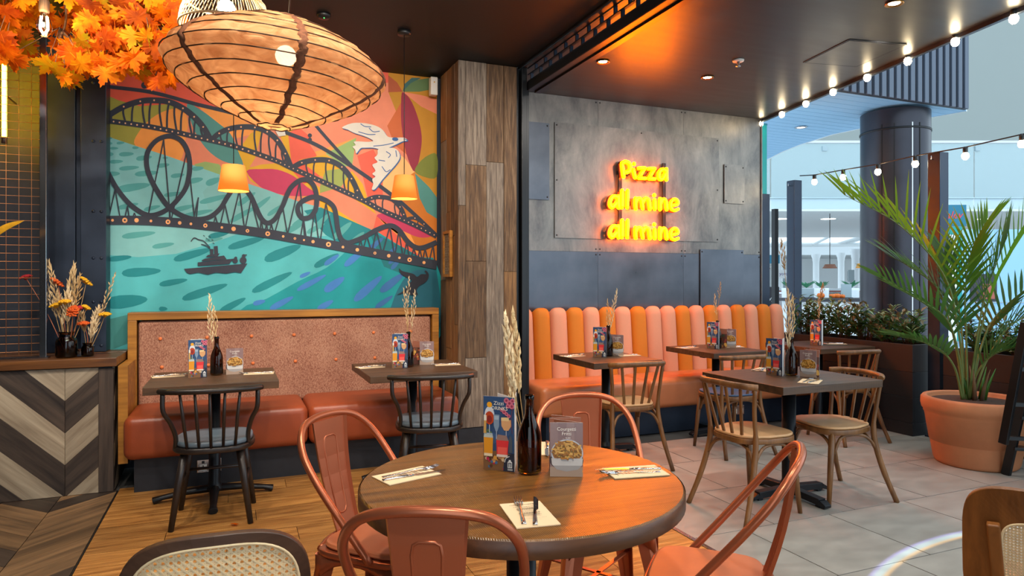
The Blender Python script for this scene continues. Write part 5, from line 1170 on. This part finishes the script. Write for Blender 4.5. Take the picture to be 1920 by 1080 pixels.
# =================================================================== NEON SIGN
NEON = emit('neon_orange', (1,.16,.0,1), 85.0)
plain('sign_side', (120,60,14), .5)
sg0 = onY(1205, 380, 5.50)
sg = thing('neon_sign', 'glowing yellow letter sign mounted on the steel wall', 'sign', sg0)
def zp(x, y, yy=5.475): return onY(1120+x/5.683, 280+y/5.683, yy)-sg0
def dy(pts, o): return [(a, b+o) for a, b in pts]
A_b = [(214,514),(188,500),(160,508),(139,545),(135,592),(150,616),(174,606),(200,572)]; A_s = [(222,502),(222,560),(226,622)]
LET = [('P',[[(262,148),(268,210),(280,292)],[(264,146),(300,132),(338,150),(350,192),(334,234),(288,246)]]),('i',[[(384,216),(392,256),(402,300)],[(390,153),(391,158)]]),
 ('z',[[(440,200),(508,200)],[(506,202),(442,304)],[(442,306),(512,310)]]),('z',[[(545,206),(612,206)],[(610,208),(550,308)],[(550,312),(610,316)]]),
 ('a',[[(728,232),(700,214),(670,226),(656,262),(656,300),(674,320),(700,304),(726,252)],[(735,210),(735,268),(736,324)]])]
def row2(o, o2):
    return [('a',[dy(A_b,o),dy(A_s,o)]),('l',[dy([(265,440),(264,530),(262,620)],o)]),('l',[dy([(322,440),(320,530),(318,620)],o)]),
     ('m',[dy([(405,522),(406,580),(409,632)],o2),dy([(408,570),(422,536),(446,524),(470,540),(478,580),(484,628)],o2),dy([(482,570),(500,534),(524,526),(546,542),(554,580),(560,636)],o2)]),
     ('i',[dy([(609,540),(611,590),(612,636)],o2),dy([(606,486),(606,491)],o2)]),('n',[dy([(668,528),(668,580),(668,640)],o2),dy([(671,580),(684,546),(708,532),(728,550),(734,590),(738,640)],o2)]),
     ('e',[dy([(790,600),(852,586),(857,556),(836,532),(806,536),(784,568),(780,610),(796,641),(830,650),(862,636)],o2)])]
LET += row2(0,0)+row2(318,312)
def stroke_mesh(sts, rad):
    lt = MB(); bk = MB()
    for st in sts:
        p3 = [zp(a,b) for a,b in st]; q = spline(p3, 5) if len(p3) > 2 else p3
        lt.tube(q, rad, 10)
        for e in (q[0], q[-1]): lt.ball(e, rad*.99, 10, 6)
        bk.tube([p+Vector((-.012,.03,-.004)) for p in q], .019, 8)
    return lt, bk
for nm, strokes in LET:
    parts = [('letter', strokes[:1]), ('letter_dot', strokes[1:])] if nm == 'i' else [('letter', strokes)]
    for pn, sts in parts:
        lt, bk = stroke_mesh(sts, .0155 if nm == 'z' else (.0145 if nm == 'e' else .0178))
        o = lt.build(pn, NEON, sg); bk.build(pn+'_backing', M['sign_side'], o)
for x_ in (240, 708):
    a = zp(x_, 150, 5.52); b = zp(x_, 960, 5.52); MB().bar(a, b, .035, .02, up=(0,1,0)).build('mounting_bar', M['black_iron'], sg)
for y_, xa_, xb_ in ((250,210,740),(575,90,850),(890,90,850)):
    a = zp(xa_, y_, 5.525); b = zp(xb_, y_+14, 5.525); MB().bar(a, b, .02, .035).build('mounting_bar', M['black_iron'], sg)
# =================================================================== CEILING FITTINGS
DL = emit('downlight_glow', (1,.86,.66,1), 60)
for (x, y), w_ in zip([(2.66,4.57),(3.68,4.59),(3.76,2.92)], ['nearest the brick-pattern beam','above the middle of the striped bench','at the top edge near the string lights']):
    t = thing('downlight', 'recessed round ceiling downlight '+w_, 'downlight', (x,y,CEIL), 0, 'ceiling downlights')
    MB().lathe([(.034,.0),(.052,-.004),(.054,-.009),(.05,-.012),(.034,-.004)], 28).build('ring', M['brass'], t); MB().lathe([(0,-.005),(.033,-.004),(.033,-.001)], 24).build('lamp_face', DL, t)
sp_ = thing('sprinkler', 'small white sprinkler head on the glossy dark ceiling', 'sprinkler', (3.615,4.142,CEIL))
MB().lathe([(0,-.001),(.045,-.001),(.043,-.012),(.02,-.016),(0,-.016)], 22).build('flange', M['white_plastic'], sp_); MB().lathe([(0,-.016),(.012,-.016),(.012,-.045),(.02,-.047),(.02,-.052),(0,-.052)], 14).build('nozzle', M['chrome'], sp_)
# =================================================================== STRING LIGHTS
FB = emit('festoon_glow', (1,.78,.46,1), 55)
fest_g = MB().lathe([(0,-.058),(.014,-.055),(.025,-.04),(.0275,-.026),(.024,-.010),(.014,.003),(0,.005)], 16).build('bulb', FB, mesh_only=True)
fest_s = MB().lathe([(0,.0),(.017,-.002),(.0185,.0),(.0185,.04),(.012,.05),(0,.05)], 14).build('socket', M['black_plastic'], mesh_only=True)
def string(name, label, pts, cable, hang):
    t = thing(name, label, 'string lights', cable[0]); b0 = Vector(cable[0])
    MB().tube([Vector(p)-b0 for p in cable], .0055, 6).build('cable', M['black_plastic'], t)
    for p in pts: inst('socket', fest_s, t, p-b0+Vector((0,0,-hang)), (0,0,0)); inst('bulb', fest_g, t, p-b0+Vector((0,0,-hang)))
def edge_pt(u, v):
    r = ray(u, v); kx = 1.302/6.08; t = (5.2-kx*5.58-.03)/(r.x-kx*r.y); return Vector((r.x*t, r.y*t, EYE+r.z*t))
pts = [edge_pt(u, v) for u, v in ((1426,233),(1466,215),(1511,195),(1562,173),(1626,146),(1702,115),(1791,79),(1901,36))]
zz = sum(p.z for p in pts)/len(pts)+.03
pts = [Vector((p.x, p.y, p.z+.028)) for p in pts]
d_ = (pts[-1]-pts[0]); ends = [pts[0]+Vector((.02,.12,.0))]+[p for p in pts]+[pts[-1]+d_*.25]
string('festoon_lights', 'string of warm bulbs fixed along the edge of the dark ceiling', pts, [p+Vector((0,0,.048)) for p in ends], 0)
pts2 = [onX(u, v, 5.52) for u, v in ((1527,340),(1581,331),(1646,321),(1716,306),(1810,291),(1916,268))]
c2 = [onX(1500,333,5.52)]+[p+Vector((0,0,.045)) for p in pts2]+[pts2[-1]+(pts2[-1]-pts2[-2])*1.0+Vector((0,0,.05))]
string('festoon_lights', 'string of warm bulbs slung between the posts of the hedge planter', [p+Vector((0,0,.02)) for p in pts2], [p+Vector((0,0,.02)) for p in c2], 0)
# =================================================================== PLANTERS, POSTS, HEDGE
plain('planter_dark', (34,34,38), .5, var=.12, vs=8, obj=.15); plain('planter_top', (44,36,34), .5, var=.12, vs=8, obj=.1)
def planter(x0, x1, y0, y1, h, label):
    t = thing('planter_box', label, 'planter', ((x0+x1)/2,(y0+y1)/2,0)); hx, hy = (x1-x0)/2, (y1-y0)/2
    rows = [(0,.11),(.112,.33),(.332,.55),(.552,h)]
    for i, (a, b) in enumerate(rows):
        m_ = M['planter_top'] if i == 3 else M['planter_dark']
        MB().box(-hx,-hx+.022,-hy,hy,a,b).build('plank', m_, t, bevel=.002, seg=1); MB().box(-hx+.022,hx,-hy,-hy+.022,a,b).build('plank', m_, t, bevel=.002, seg=1)
        MB().box(hx-.022,hx,-hy+.022,hy,a,b).build('plank', m_, t); MB().box(-hx+.022,hx-.022,hy-.022,hy,a,b).build('plank', m_, t)
    MB().box(-hx+.022,hx-.022,-hy+.022,hy-.022,.1,h-.05).build('soil', M['soil'], t)
planter(5.40, 5.78, 4.02, 5.52, .79, 'dark plank planter box with hedge, behind the far tables')
planter(5.50, 5.88, .9, 3.82, .77, 'dark plank planter box with hedge, behind the terracotta palm pot')
def post(x, y, label, h=2.44):
    t = thing('planter_post', label, 'post', (x,y,0)); MB().box(-.055,.055,-.055,.055,.0,h).build('post', M['navy_steel'], t, bevel=.004)
    MB().box(-.07,.07,-.07,.07,0,.012).build('base_plate', M['navy_steel'], t)
    MB().tube([(-.06,0,h-.06),(-.085,0,h-.06),(-.085,0,h-.03)], .004, 6).build('hook', M['chrome'], t)
post(5.68, 5.62, 'dark steel post at the far end of the hedge planter'); post(5.58, 3.92, 'dark steel post between the two hedge planters behind the palm')
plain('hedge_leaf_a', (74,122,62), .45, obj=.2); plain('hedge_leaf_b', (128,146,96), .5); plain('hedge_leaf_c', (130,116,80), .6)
rh = random.Random(5)
def shrub(x, y, z, w_, h, n, label):
    t = thing('hedge_shrub', label, 'shrub', (x,y,z), 0, 'hedge shrubs'); st = MB()
    lv = MB()
    for i in range(n):
        a = rh.uniform(0,2*PI); r_ = rh.random()**.6; hh = rh.uniform(.12,1)**.8
        tip = Vector((w_*r_*math.cos(a)*.62, w_*r_*math.sin(a)*.9, h*hh)); st.tube([(tip.x*.3,tip.y*.3,0), tip*.6+Vector((0,0,.02)), tip], [.004,.003,.0015], 4)
        for k in range(9):
            q = .45+.55*k/8; p = Vector((tip.x*(.3+.7*q), tip.y*(.3+.7*q), tip.z*q)); b = k*2.4+i; dr = Vector((math.cos(b), math.sin(b), rh.uniform(.2,1.1))).normalized(); l = rh.uniform(.075,.12); sd = dr.cross(Vector((0,0,1))).normalized()*l*.17; up = Vector((0,0,.006))
            e = p+dr*l; mid = p+dr*l*.45
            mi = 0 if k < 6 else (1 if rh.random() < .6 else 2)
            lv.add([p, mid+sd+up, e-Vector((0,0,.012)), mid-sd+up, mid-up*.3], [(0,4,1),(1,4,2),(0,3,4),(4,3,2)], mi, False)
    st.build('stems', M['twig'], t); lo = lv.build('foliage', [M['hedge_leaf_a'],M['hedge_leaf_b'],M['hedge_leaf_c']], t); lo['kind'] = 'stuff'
ORD = ['first','second','third','fourth','fifth','sixth']
for i in range(6): shrub(5.59, 5.36-.235*i, .745, .22, .43-.02*i, 30, ORD[i]+' leafy shrub from the steel wall in the far hedge planter')
for i in range(6): shrub(5.69, 3.62-.30*i, .725, .21, .33, 32, ORD[i]+' leafy shrub from the post in the hedge planter behind the palm')
# =================================================================== PALM
PC = Vector((5.05,3.26,0)); pd = PC.x*FW[0]+PC.y*FW[1]
pot = thing('terracotta_pot', 'large terracotta pot with rolled rim on the grey tiles', 'pot', PC)
MB().lathe([(0,.004),(.25,0),(.262,.012),(.27,.03),(.292,.16),(.294,.165),(.297,.166),(.326,.355),(.334,.37),(.334,.385),(.345,.395),(.352,.43),(.35,.47),(.338,.485),(.315,.487),(.302,.475),(.298,.44),(.2,.42),(0,.42)], 56).build('pot', M['terracotta'], pot)
MB().lathe([(.299,.452),(.2,.462),(.1,.468),(0,.47)], 40).build('soil', M['soil'], pot)
def leaf_mat(name, c, c2):
    m, N, K, P = base(name); out = N['Material Output']; P.inputs['Base Color'].default_value = L(c); P.inputs['Roughness'].default_value = .4
    tl = N.new('ShaderNodeBsdfTranslucent'); tl.inputs['Color'].default_value = L(c2); mx = N.new('ShaderNodeMixShader'); mx.inputs[0].default_value = .38; K.new(P.outputs[0], mx.inputs[1]); K.new(tl.outputs[0], mx.inputs[2]); K.new(mx.outputs[0], out.inputs['Surface'])
leaf_mat('palm_green', (70,112,40), (128,176,44)); leaf_mat('palm_dark', (50,86,46), (84,130,56)); plain('palm_stem', (110,126,66), .5); plain('palm_fibre', (108,78,48), .9, var=.2)
palm = thing('potted_palm', 'tall green palm with feathery fronds growing in the terracotta pot', 'plant', PC+Vector((0,0,.465)))
O0 = PC+Vector((0,0,.465)); rpm = random.Random(12)
def frond(path, dd, i, start=.4, ll=.27, mat='palm_green', lift=.5):
    n0 = len(path); P3 = []
    for k, (u, v) in enumerate(path): P3.append(atD(u, v, pd+dd*(k/(n0-1))**1.3)-O0)
    q = spline(P3, 10); n = len(q); fr = bpy.data.objects.new('frond', None)
    st = MB().tube(q, [.010*(1-.8*k/(n-1)) for k in range(n)], 6).build('frond', M['palm_stem'], palm)
    lv = MB(); cnt = 16
    for k in range(cnt):
        f = start+(1-start)*k/(cnt-1); j = min(int(f*(n-1)), n-2); p = q[j].lerp(q[j+1], f*(n-1)-j); T = (q[j+1]-q[j]).normalized()
        up = Vector((0,0,1)); S_ = T.cross(up); S_ = S_.normalized() if S_.length > .1 else Vector((1,0,0)); U = S_.cross(T)
        for s in (-1,1):
            e = k/(cnt-1); l = 1.32*ll*(.75+.5*math.sin(PI*min(1,e*.9+.1)))*(.9+.2*rpm.random())
            d = (T*(1.0+.4*e)+S_*s*(.85-.35*e)+U*(lift+.15*rpm.random())).normalized(); w_ = .021+.007*rpm.random(); sd = d.cross(U*1.0+S_*.3*s).normalized()
            vs = []
            for a in range(6):
                z = a/5; c = p+d*l*z+Vector((0,0,-.06*l*z*z*2)); ww = w_*(math.sin(PI*(.1+.9*z)**.75)); vs += [c+sd*ww*.5, c-sd*ww*.5]
            lv.add(vs, [(2*a,2*a+1,2*a+3,2*a+2) for a in range(5)], 0, True)
    lv.build('leaflets', M[mat], st)
for i, a in enumerate([([(1806,748),(1800,640),(1772,520),(1690,425),(1585,366)],-.2,.42,.30,'palm_green',.75),
    ([(1814,748),(1812,640),(1810,545),(1822,470),(1850,420)],.1,.5,.27,'palm_green',.3),
    ([(1822,748),(1835,640),(1862,540),(1905,455),(1945,400)],-.1,.42,.25,'palm_green',.25),
    ([(1806,748),(1798,670),(1776,600),(1720,560),(1655,522)],-.35,.4,.24,'palm_dark',.3),
    ([(1804,748),(1790,690),(1762,655),(1720,638),(1690,632)],-.3,.4,.2,'palm_dark',.2),
    ([(1824,748),(1848,680),(1885,620),(1930,590),(1960,585)],-.2,.36,.25,'palm_dark',.35),
    ([(1820,748),(1840,650),(1870,590),(1925,545),(1965,520)],.25,.36,.25,'palm_dark',.4),
    ([(1818,748),(1832,700),(1858,668),(1890,655),(1915,650)],-.35,.36,.2,'palm_dark',.3),
    ([(1812,748),(1806,660),(1800,590),(1785,520),(1770,480)],.3,.42,.26,'palm_dark',.4),
    ([(1808,748),(1790,640),(1760,545),(1705,500),(1668,480)],.2,.42,.24,'palm_dark',.25),
    ([(1816,748),(1830,650),(1845,560),(1866,500),(1890,440)],-.1,.45,.28,'palm_dark',.3)]): frond(a[0], a[1], i, *a[2:])
for k in range(7):
    a = 2*PI*k/7; c = Vector((.05*math.cos(a),.05*math.sin(a),0)); MB().tube([c, c+Vector((.02*math.cos(a),.02*math.sin(a),.1)), c+Vector((.07*math.cos(a),.07*math.sin(a),.24))], [.022,.018,.003], 6, flat=.5).build('leaf_base', M['palm_fibre' if k % 3 else 'palm_green'], palm)
# =================================================================== LADDER AT THE RIGHT EDGE
f1 = onZ(1886,890,0); ld_ = thing('step_ladder', 'black wooden step ladder at the right edge beside the pot', 'ladder', (f1.x+.12, f1.y-.05, 0)); fo = Vector((f1.x+.12,f1.y-.05,0))
def rel(u, v, dpt): return atD(u, v, dpt)-fo
dl = f1.x*FW[0]+f1.y*FW[1]
a0, a1 = Vector((-.12,.05,.0)), rel(1946,620,dl-.38); off = Vector((.27,-.20,0)); b0, b1 = a0+off, a1+off
for p, q in ((a0,a1),(b0,b1)): MB().bar(p, q, .03, .055, up=(0,1,0)).build('rail', M['pillar_black'], ld_, bevel=.003)
for k in (.2,.42,.64,.86): MB().bar(a0.lerp(a1,k), b0.lerp(b1,k), .08, .022).build('tread', M['pillar_black'], ld_, bevel=.003)
a2, at_ = rel(1881,832,dl-.42), rel(1923,605,dl-.50); b2, bt_ = a2+off, at_+off
for p, q in ((a2,at_),(b2,bt_)): MB().bar(p, q, .028, .05, up=(0,1,0)).build('folded_leg', M['pillar_black'], ld_, bevel=.003)
for k in (.05,.33,.62): MB().bar(a2.lerp(at_,k), b2.lerp(bt_,k), .03, .022).build('rung', M['pillar_black'], ld_)
# =================================================================== THE MALL BEYOND
plain('mall_white', (226,232,236), .5); plain('mall_bluelit_and_glazed', (150,196,232), .5); plain('mall_grey', (160,178,184), .6); plain('mall_floor', (206,204,200), .3); plain('column_dark', (54,54,62), .32, .55, var=.15, vs=3)  # slatted ceiling's blue is the blue light on it, put into the colour
plain('bulkhead_dark', (44,48,58), .6); plain('bulkhead_slat', (78,88,104), .5); plain('teal_sign', (24,112,140), .5); plain('teal_panel', (10,150,150), .5); plain('sign_red', (224,50,60), .5); plain('white_lit', (240,244,246), .4)
plain('pumpkin', (224,110,24), .5); plain('lampshade_amber', (226,150,40), .7); plain('lampshade_brown', (120,72,50), .7); plain('leaf_far', (40,120,80), .5); plain('shop_dark', (46,44,52), .5); plain('mall_brick', (170,92,80), .7)
bgl = thin_glass('balustrade_glass', (200,228,236), .25)
struct(MB().prism([(5.64,-4),(30,-14),(60,10),(50,60),(2,60),(5.3,5.8),(5.64,5.75)], -.05, -.004).build('floor_mall', M['mall_floor']))
def mobj(name, label, cat, s, d, z=0, group=None):
    return thing(name, label, cat, (FW[0]*d+RT[0]*s, FW[1]*d+RT[1]*s, z), -TH, group)
def sd(u, d): return (u-960)/F_PX*d
def zv(v, d): return EYE+(HOR-v)/F_PX*d
# ---- dropped slatted ceiling with dark bulkhead and round column
ZB = 3.26
edge = [onZ(u, v, ZB) for u, v in ((1425,306),(1465,285),(1500,271),(1560,252),(1617,240),(1680,229),(1733,222),(1812,208))]
cs = struct(MB().prism([(4.9,4.95)]+[(7.46,4.95)]+[(p.x,p.y) for p in reversed(edge)]+[(4.9,9.0)], ZB+.02, ZB+.2).build('ceiling_mall', M['mall_bluelit_and_glazed']))
bd = [(4.9,4.95),(7.46,4.95)]+[(p.x,p.y) for p in reversed(edge)]+[(4.9,edge[0].y)]
yy = 4.96
while yy < 10.2:
    q = clip(bd, 0, 20, yy, yy+.125)
    if len(q) > 2: MB().prism(q, ZB, ZB+.018).build('slat', M['mall_bluelit_and_glazed'], cs)
    yy += .132
fas = MB()
for a, b in zip(edge, edge[1:]): fas.add([(a.x,a.y,ZB-.004),(b.x,b.y,ZB-.004),(b.x,b.y,ZB+.5),(a.x,a.y,ZB+.5)], [(0,1,2,3)])
fo_ = fas.build('fascia', M['mall_white'], cs); md = fo_.modifiers.new('solid','SOLIDIFY'); md.thickness = .02
dlm = emit('mall_downlight', (1,.96,.88,1), 6)
for u, v in ((1502,238),): 
    p = onZ(u, v, ZB); t = thing('downlight', 'small downlight in the blue-lit slatted ceiling outside', 'downlight', (p.x,p.y,ZB)); MB().lathe([(.05,0),(.075,-.01),(.05,-.012)], 20).build('ring', M['chrome'], t); MB().lathe([(0,-.004),(.05,-.004)], 18).build('lamp_face', dlm, t)
bh = thing('bulkhead', 'dark bulkhead of vertical slats above the round column', 'bulkhead', (6.2,4.9,ZB-.03)); MB().box(-1.3,1.26,.0,.045,0,1.6).build('panel', M['bulkhead_dark'], bh)
sl = MB().box(-.03,.03,-.02,0,0,1.6).build('slat', M['bulkhead_slat'], mesh_only=True)
for i in range(24): inst('slat', sl, bh, (1.21-.106*i,-.001,0))
cp = atD(1678, 525, 7.6)
cl = thing('round_column', 'thick round dark metal column standing behind the hedge', 'column', (cp.x,cp.y,0)); MB().lathe([(.352,0),(.352,ZB-.03)], 48).build('shaft', M['column_dark'], cl)
for a in (-2.0,-2.5,-2.85,-1.75): MB().box(-.006,.006,-.004,.004,0,ZB-.2).build('seam_strip', M['chrome' if a == -2.0 else 'black_iron'], cl).matrix_basis = Matrix.Translation((.353*math.cos(a),.353*math.sin(a),0)) @ Matrix.Rotation(a+PI/2, 4, 'Z')
MB().lathe([(.353,ZB-.26),(.36,ZB-.26),(.36,ZB-.24),(.353,ZB-.24)], 48).build('collar', M['black_iron'], cl)
p5 = atD(1453,525,8.2); tp_ = thing('slim_post', 'slim dark post beyond the end of the striped bench', 'post', (p5.x,p5.y,0)); MB().box(-.028,.028,-.028,.028,0,zv(392,8.2)).build('post', M['black_iron'], tp_); MB().box(-.15,.15,-.15,.15,0,.015).build('base_plate', M['black_iron'], tp_)
tp2 = thing('teal_banner', 'narrow teal vertical panel at the end of the steel wall', 'panel', (5.305,5.70,2.285)); MB().box(-.055,.055,-.01,.01,0,.75).build('panel', M['teal_panel'], tp2)
MB().box(-.06,.06,-.012,.012,.75,.77).build('cap', M['teal_sign'], tp2)
# ---- upper gallery
g = struct(MB().box(-9,22,0,9,0,.30).build('ceiling_gallery', M['mall_white'])); D1 = 14.5; g.location = (FW[0]*D1,FW[1]*D1,zv(396,D1)); g.rotation_euler.z = -TH
bl = mobj('glass_balustrade', 'glass balustrade along the upper gallery of the mall', 'balustrade', 0, D1-.02, zv(396,D1)+.05)
for i in range(9): MB().box(-1+2.2*i, 1.17+2.2*i, 0, .015, .0, 1.42).build('pane', bgl, bl)
MB().box(-2,19,-.02,.035,1.42,1.47).build('handrail', M['chrome'], bl); MB().box(-2,19,-.012,.025,.22,.235).build('bottom_rail', M['mall_grey'], bl)
for i in range(18): MB().box(-1+1.1*i,-.9+1.1*i,-.03,.04,1.25,1.35).build('clamp', M['mall_grey'], bl)
for i, (u, v) in enumerate(((1463,416),(1553,413),(1845,414))):
    d = D1+1.8; t = mobj('downlight', 'round lit downlight under the mall gallery, '+('left of the first post','between post and column','right of the palm')[i], 'downlight', sd(u,d), d, zv(396,D1)-.002); MB().lathe([(0,-.004),(.17,-.004),(.19,0)], 20).build('lamp_face', dlm, t)
    MB().lathe([(.17,-.006),(.2,-.006),(.2,0)], 20).build('ring', M['mall_grey'], t)
uw = struct(MB().box(-9,26,0,.3,0,14).build('wall_gallery', plain('gallery_wall', (136,142,138), .6))); uw.location = (FW[0]*21,FW[1]*21,zv(396,D1)+.3); uw.rotation_euler.z = -TH
# roof trusses and second slab farther off
g2 = struct(MB().box(-14,40,0,8,0,.5).build('ceiling_gallery_far', M['mall_white'])); D2 = 34; g2.location = (FW[0]*D2,FW[1]*D2,zv(478,D2)); g2.rotation_euler.z = -TH
tr_ = mobj('roof_truss', 'white tubular roof truss in the far atrium', 'truss', sd(1570,30), 30, zv(466,30))
for k, (xa_, za, xb_, zb) in enumerate([(-5,.55,3.2,.75),(-5,.12,3.2,.2),(.0,.2,1.6,.75),(.35,.2,1.9,.75),(-1.2,.12,-.4,.6),(-2.6,.12,-1.9,.55),(1.1,.1,2.6,.6)]): MB().tube([(xa_,0,za),(xb_,-.5*(k > 1),zb)], .09 if k < 2 else .06, 8).build('tube', M['mall_white'], tr_)
wf = struct(MB().box(-16,46,0,.3,-1,3.6).build('wall_mall_far', M['white_lit'])); wf.location = (FW[0]*40,FW[1]*40,0); wf.rotation_euler.z = -TH
for i, (u, w_, d, vt) in enumerate([(1461,12,26,474),(1530,11,30,476),(1577,11,28,474),(1604,13,24,467),(1846,12,26,468)]):
    h = zv(vt, d); t = mobj('mall_column', ('leftmost','second','third','fourth','rightmost')[i]+' white round column far away in the mall', 'column', sd(u,d), d, 0, 'white mall columns'); r_ = w_/2/F_PX*d
    MB().lathe([(r_*1.2,0),(r_*1.2,.3),(r_,.35),(r_,h-.35),(r_*1.15,h-.3),(r_*1.15,h-.22),(r_*1.5,h-.1),(r_*1.5,h)], 24).build('shaft', M['mall_white'], t)
# ---- kiosk counter with pumpkins, boards and plants
D = 11.5; kc = mobj('kiosk_counter', 'dark-topped white kiosk counter behind the hedge', 'counter', sd(1575,D), D)
MB().box(-.75,1.6,-.0,.6,0,zv(566,D)).build('body', M['mall_white'], kc); MB().box(-.8,1.65,-.05,.65,zv(566,D)+.002,zv(560,D)).build('worktop', M['shop_dark'], kc)
zt = zv(560,D)+.002
for i, (u, r_) in enumerate(((1549,.062),(1571,.05),(1580,.055),(1590,.045))):
    t = mobj('pumpkin', ('round orange pumpkin alone at the left of the kiosk','flat orange pumpkin left in the cluster','middle orange pumpkin in the cluster','rightmost orange pumpkin in the cluster')[i], 'pumpkin', sd(u,D), D+.2, zt, 'kiosk pumpkins'); mb = MB()
    for k in range(8): a = k*PI/4; mb.ball((r_*.5*math.cos(a),r_*.5*math.sin(a),r_*.75), r_*.62, 8, 6, sq=(1,1,1.15))
    mb.build('flesh', M['pumpkin'], t); MB().tube([(0,0,r_*1.3),(.005,0,r_*1.75)], r_*.14, 6).build('stalk', M['palm_stem'], t)
for i, (u0, u1, v0) in enumerate(((1520,1546,541),(1599,1619,533))):
    t = mobj('kiosk_board', ('left','right')[i]+' plain beige board standing on the kiosk counter', 'board', sd((u0+u1)/2,D), D+.4, zt); hw_ = (u1-u0)/2/F_PX*D
    MB().box(-hw_,hw_,0,.015,0,zv(v0,D)-zt).build('panel', M['mall_grey'], t); MB().box(-hw_,hw_,-.05,.06,0,.01).build('foot', M['shop_dark'], t)
for i, (u, v) in enumerate(((1512,520),(1540,527),(1596,521),(1480,560))):
    d = (12.8,13.5,12.8,12.8)[i]; t = mobj('potted_plant', ('green potted plant beside the far post','low green potted plant left of the hanging shade','green potted plant beside the white column','green plant low behind the slim post')[i], 'plant', sd(u,d), d, 0.0, 'kiosk plants')
    zt_ = zv(540,d); MB().lathe([(0,0),(.1,0),(.14,zt_-.05),(.14,zt_),(0,zt_)], 16).build('pot', M['mall_white'], t); lv = MB(); rr = random.Random(i)
    for k in range(16):
        a = k*2.4; l = .16+.12*rr.random(); d_ = Vector((math.cos(a),math.sin(a),.9)).normalized(); p = Vector((0,0,zt_)); s_ = d_.cross(Vector((0,0,1))).normalized()*.035
        lv.add([p,p+d_*l*.5+s_,p+d_*l+Vector((0,0,-.03)),p+d_*l*.5-s_], [(0,1,2,3)])
    lv.build('leaves', M['leaf_far'], t)
# ---- hanging shades
for i, (u, v, w_, h, d, mt) in enumerate(((1556,499,26,8,15,'lampshade_brown'),(1613,498,16,9,15.3,'lampshade_amber'),(1436,500,16,9,15,'lampshade_brown'))):
    t = mobj('hanging_shade', ('brown tiered lampshade hanging in the mall behind the hedge','amber lampshade hanging beside the round column outside','brown lampshade hanging behind the slim post')[i], 'pendant lamp', sd(u,d), d, zv(v,d)); r1_, r2_ = w_/2/F_PX*d, w_*.36/F_PX*d; hh = h/2/F_PX*d
    for k in range(3): MB().lathe([(r1_*(1-.12*k),-hh+k*hh*.66),(r1_*(.9-.12*k),-hh+(k+.8)*hh*.66)], 20).build('tier', M[mt], t)
    MB().tube([(0,0,hh*.9),(0,0,zv(396,D1)-zv(v,d)-.001)], .008, 5).build('cord', M['black_plastic'], t)
# ---- signs and shop fronts
def flat(name, label, cat, u0, u1, v0, v1, d, mat, txt=None, tc_=(230,230,230), size=.1, shear=0, hang=None):
    t = mobj(name, label, cat, sd((u0+u1)/2,d), d, zv(v1,d)); hw_ = (u1-u0)/2/F_PX*d; h = (v1-v0)/F_PX*d
    MB().box(-hw_,hw_,0,.06,0,h).build('panel', M[mat], t)
    MB().box(-hw_,hw_,.061,.09,h*.1,h*.9).build('frame', M['chrome'], t)
    if hang:
        for sx in (-.8,.8): MB().tube([(sx*hw_,.03,h),(sx*hw_,.03,hang-zv(v1,d))], .012, 6).build('hanger', M['mall_grey'], t)
    elif zv(v1,d) > .05: MB().box(-.04,.04,.01,.05,-zv(v1,d),0).build('stand', M['mall_grey'], t)
    if txt:
        p = Paint(lambda x, y, k: (x, -.004-k, y), .0005); p.text(txt, 0, h*.36, size, tc_, 'CENTER', 1, shear); inst('lettering', p.mesh('lettering', M['menu_print']), t)
    return t
flat('shop_sign', 'teal shop sign with red script lettering seen through the palm', 'sign', 1764, 1812, 384, 424, 12, 'teal_sign', 'alev', (232,52,60), .19, .3)
flat('shop_sign', 'white shop sign with small lettering in the far mall behind the slim post', 'sign', 1459, 1483, 506, 522, 24, 'white_lit', 'yovas', (90,60,140), .17)
flat('menu_screen', 'dark blue menu screen hanging far behind the slim post', 'screen', 1430, 1462, 478, 494, 16, 'teal_sign', hang=zv(396,D1)-.001)
flat('black_board', 'black board standing beyond the end of the striped bench', 'board', 1434, 1461, 538, 578, 9.5, 'shop_dark', 'vgi', (220,220,220), .1, .2)
flat('poster_board', 'pale green poster board beside the white column in the mall', 'poster', 1591, 1602, 506, 528, 22, 'mall_grey')
flat('teal_pillar', 'bright teal pillar panel behind the palm stems', 'panel', 1776, 1804, 425, 640, 11.8, 'teal_panel')
flat('white_panel', 'white lit pillar panel behind the palm stems', 'panel', 1778, 1794, 440, 640, 11.7, 'white_lit')
sf_ = flat('shop_facade', 'white shop facade with a dark display window at the right', 'shop', 1800, 1990, 430, 700, 13.5, 'mall_bluelit_and_glazed'); hq = sd(1848,13.45)-sd(1895,13.5)
MB().box(hq-.28,hq+.25,-.02,-.002,1.45,2.0).build('window', M['shop_dark'], sf_); MB().box(hq-.05,hq+.2,-.03,-.021,1.5,1.8).build('display', M['mall_brick'], sf_); MB().box(-1.0,1.0,-.03,-.002,1.42,1.44).build('ledge', M['mall_grey'], sf_)
bw = mobj('planter_wall', 'low brick planter wall in the far mall', 'wall', sd(1540,20), 20); MB().box(-3,3,0,.4,0,zv(545,20)).build('wall', M['mall_brick'], bw); MB().box(-3.1,3.1,-.05,.45,zv(545,20)+.002,zv(541,20)).build('coping', M['mall_white'], bw)
rl_ = mobj('glass_railing', 'glass railing in front of the far brick planter wall', 'railing', sd(1540,17), 17)
for i in range(5): MB().box(-2.5+1.0*i,-1.52+1.0*i,0,.015,0,1.0).build('pane', bgl, rl_)
MB().box(-2.6,2.6,-.02,.03,1.0,1.05).build('handrail', M['chrome'], rl_)
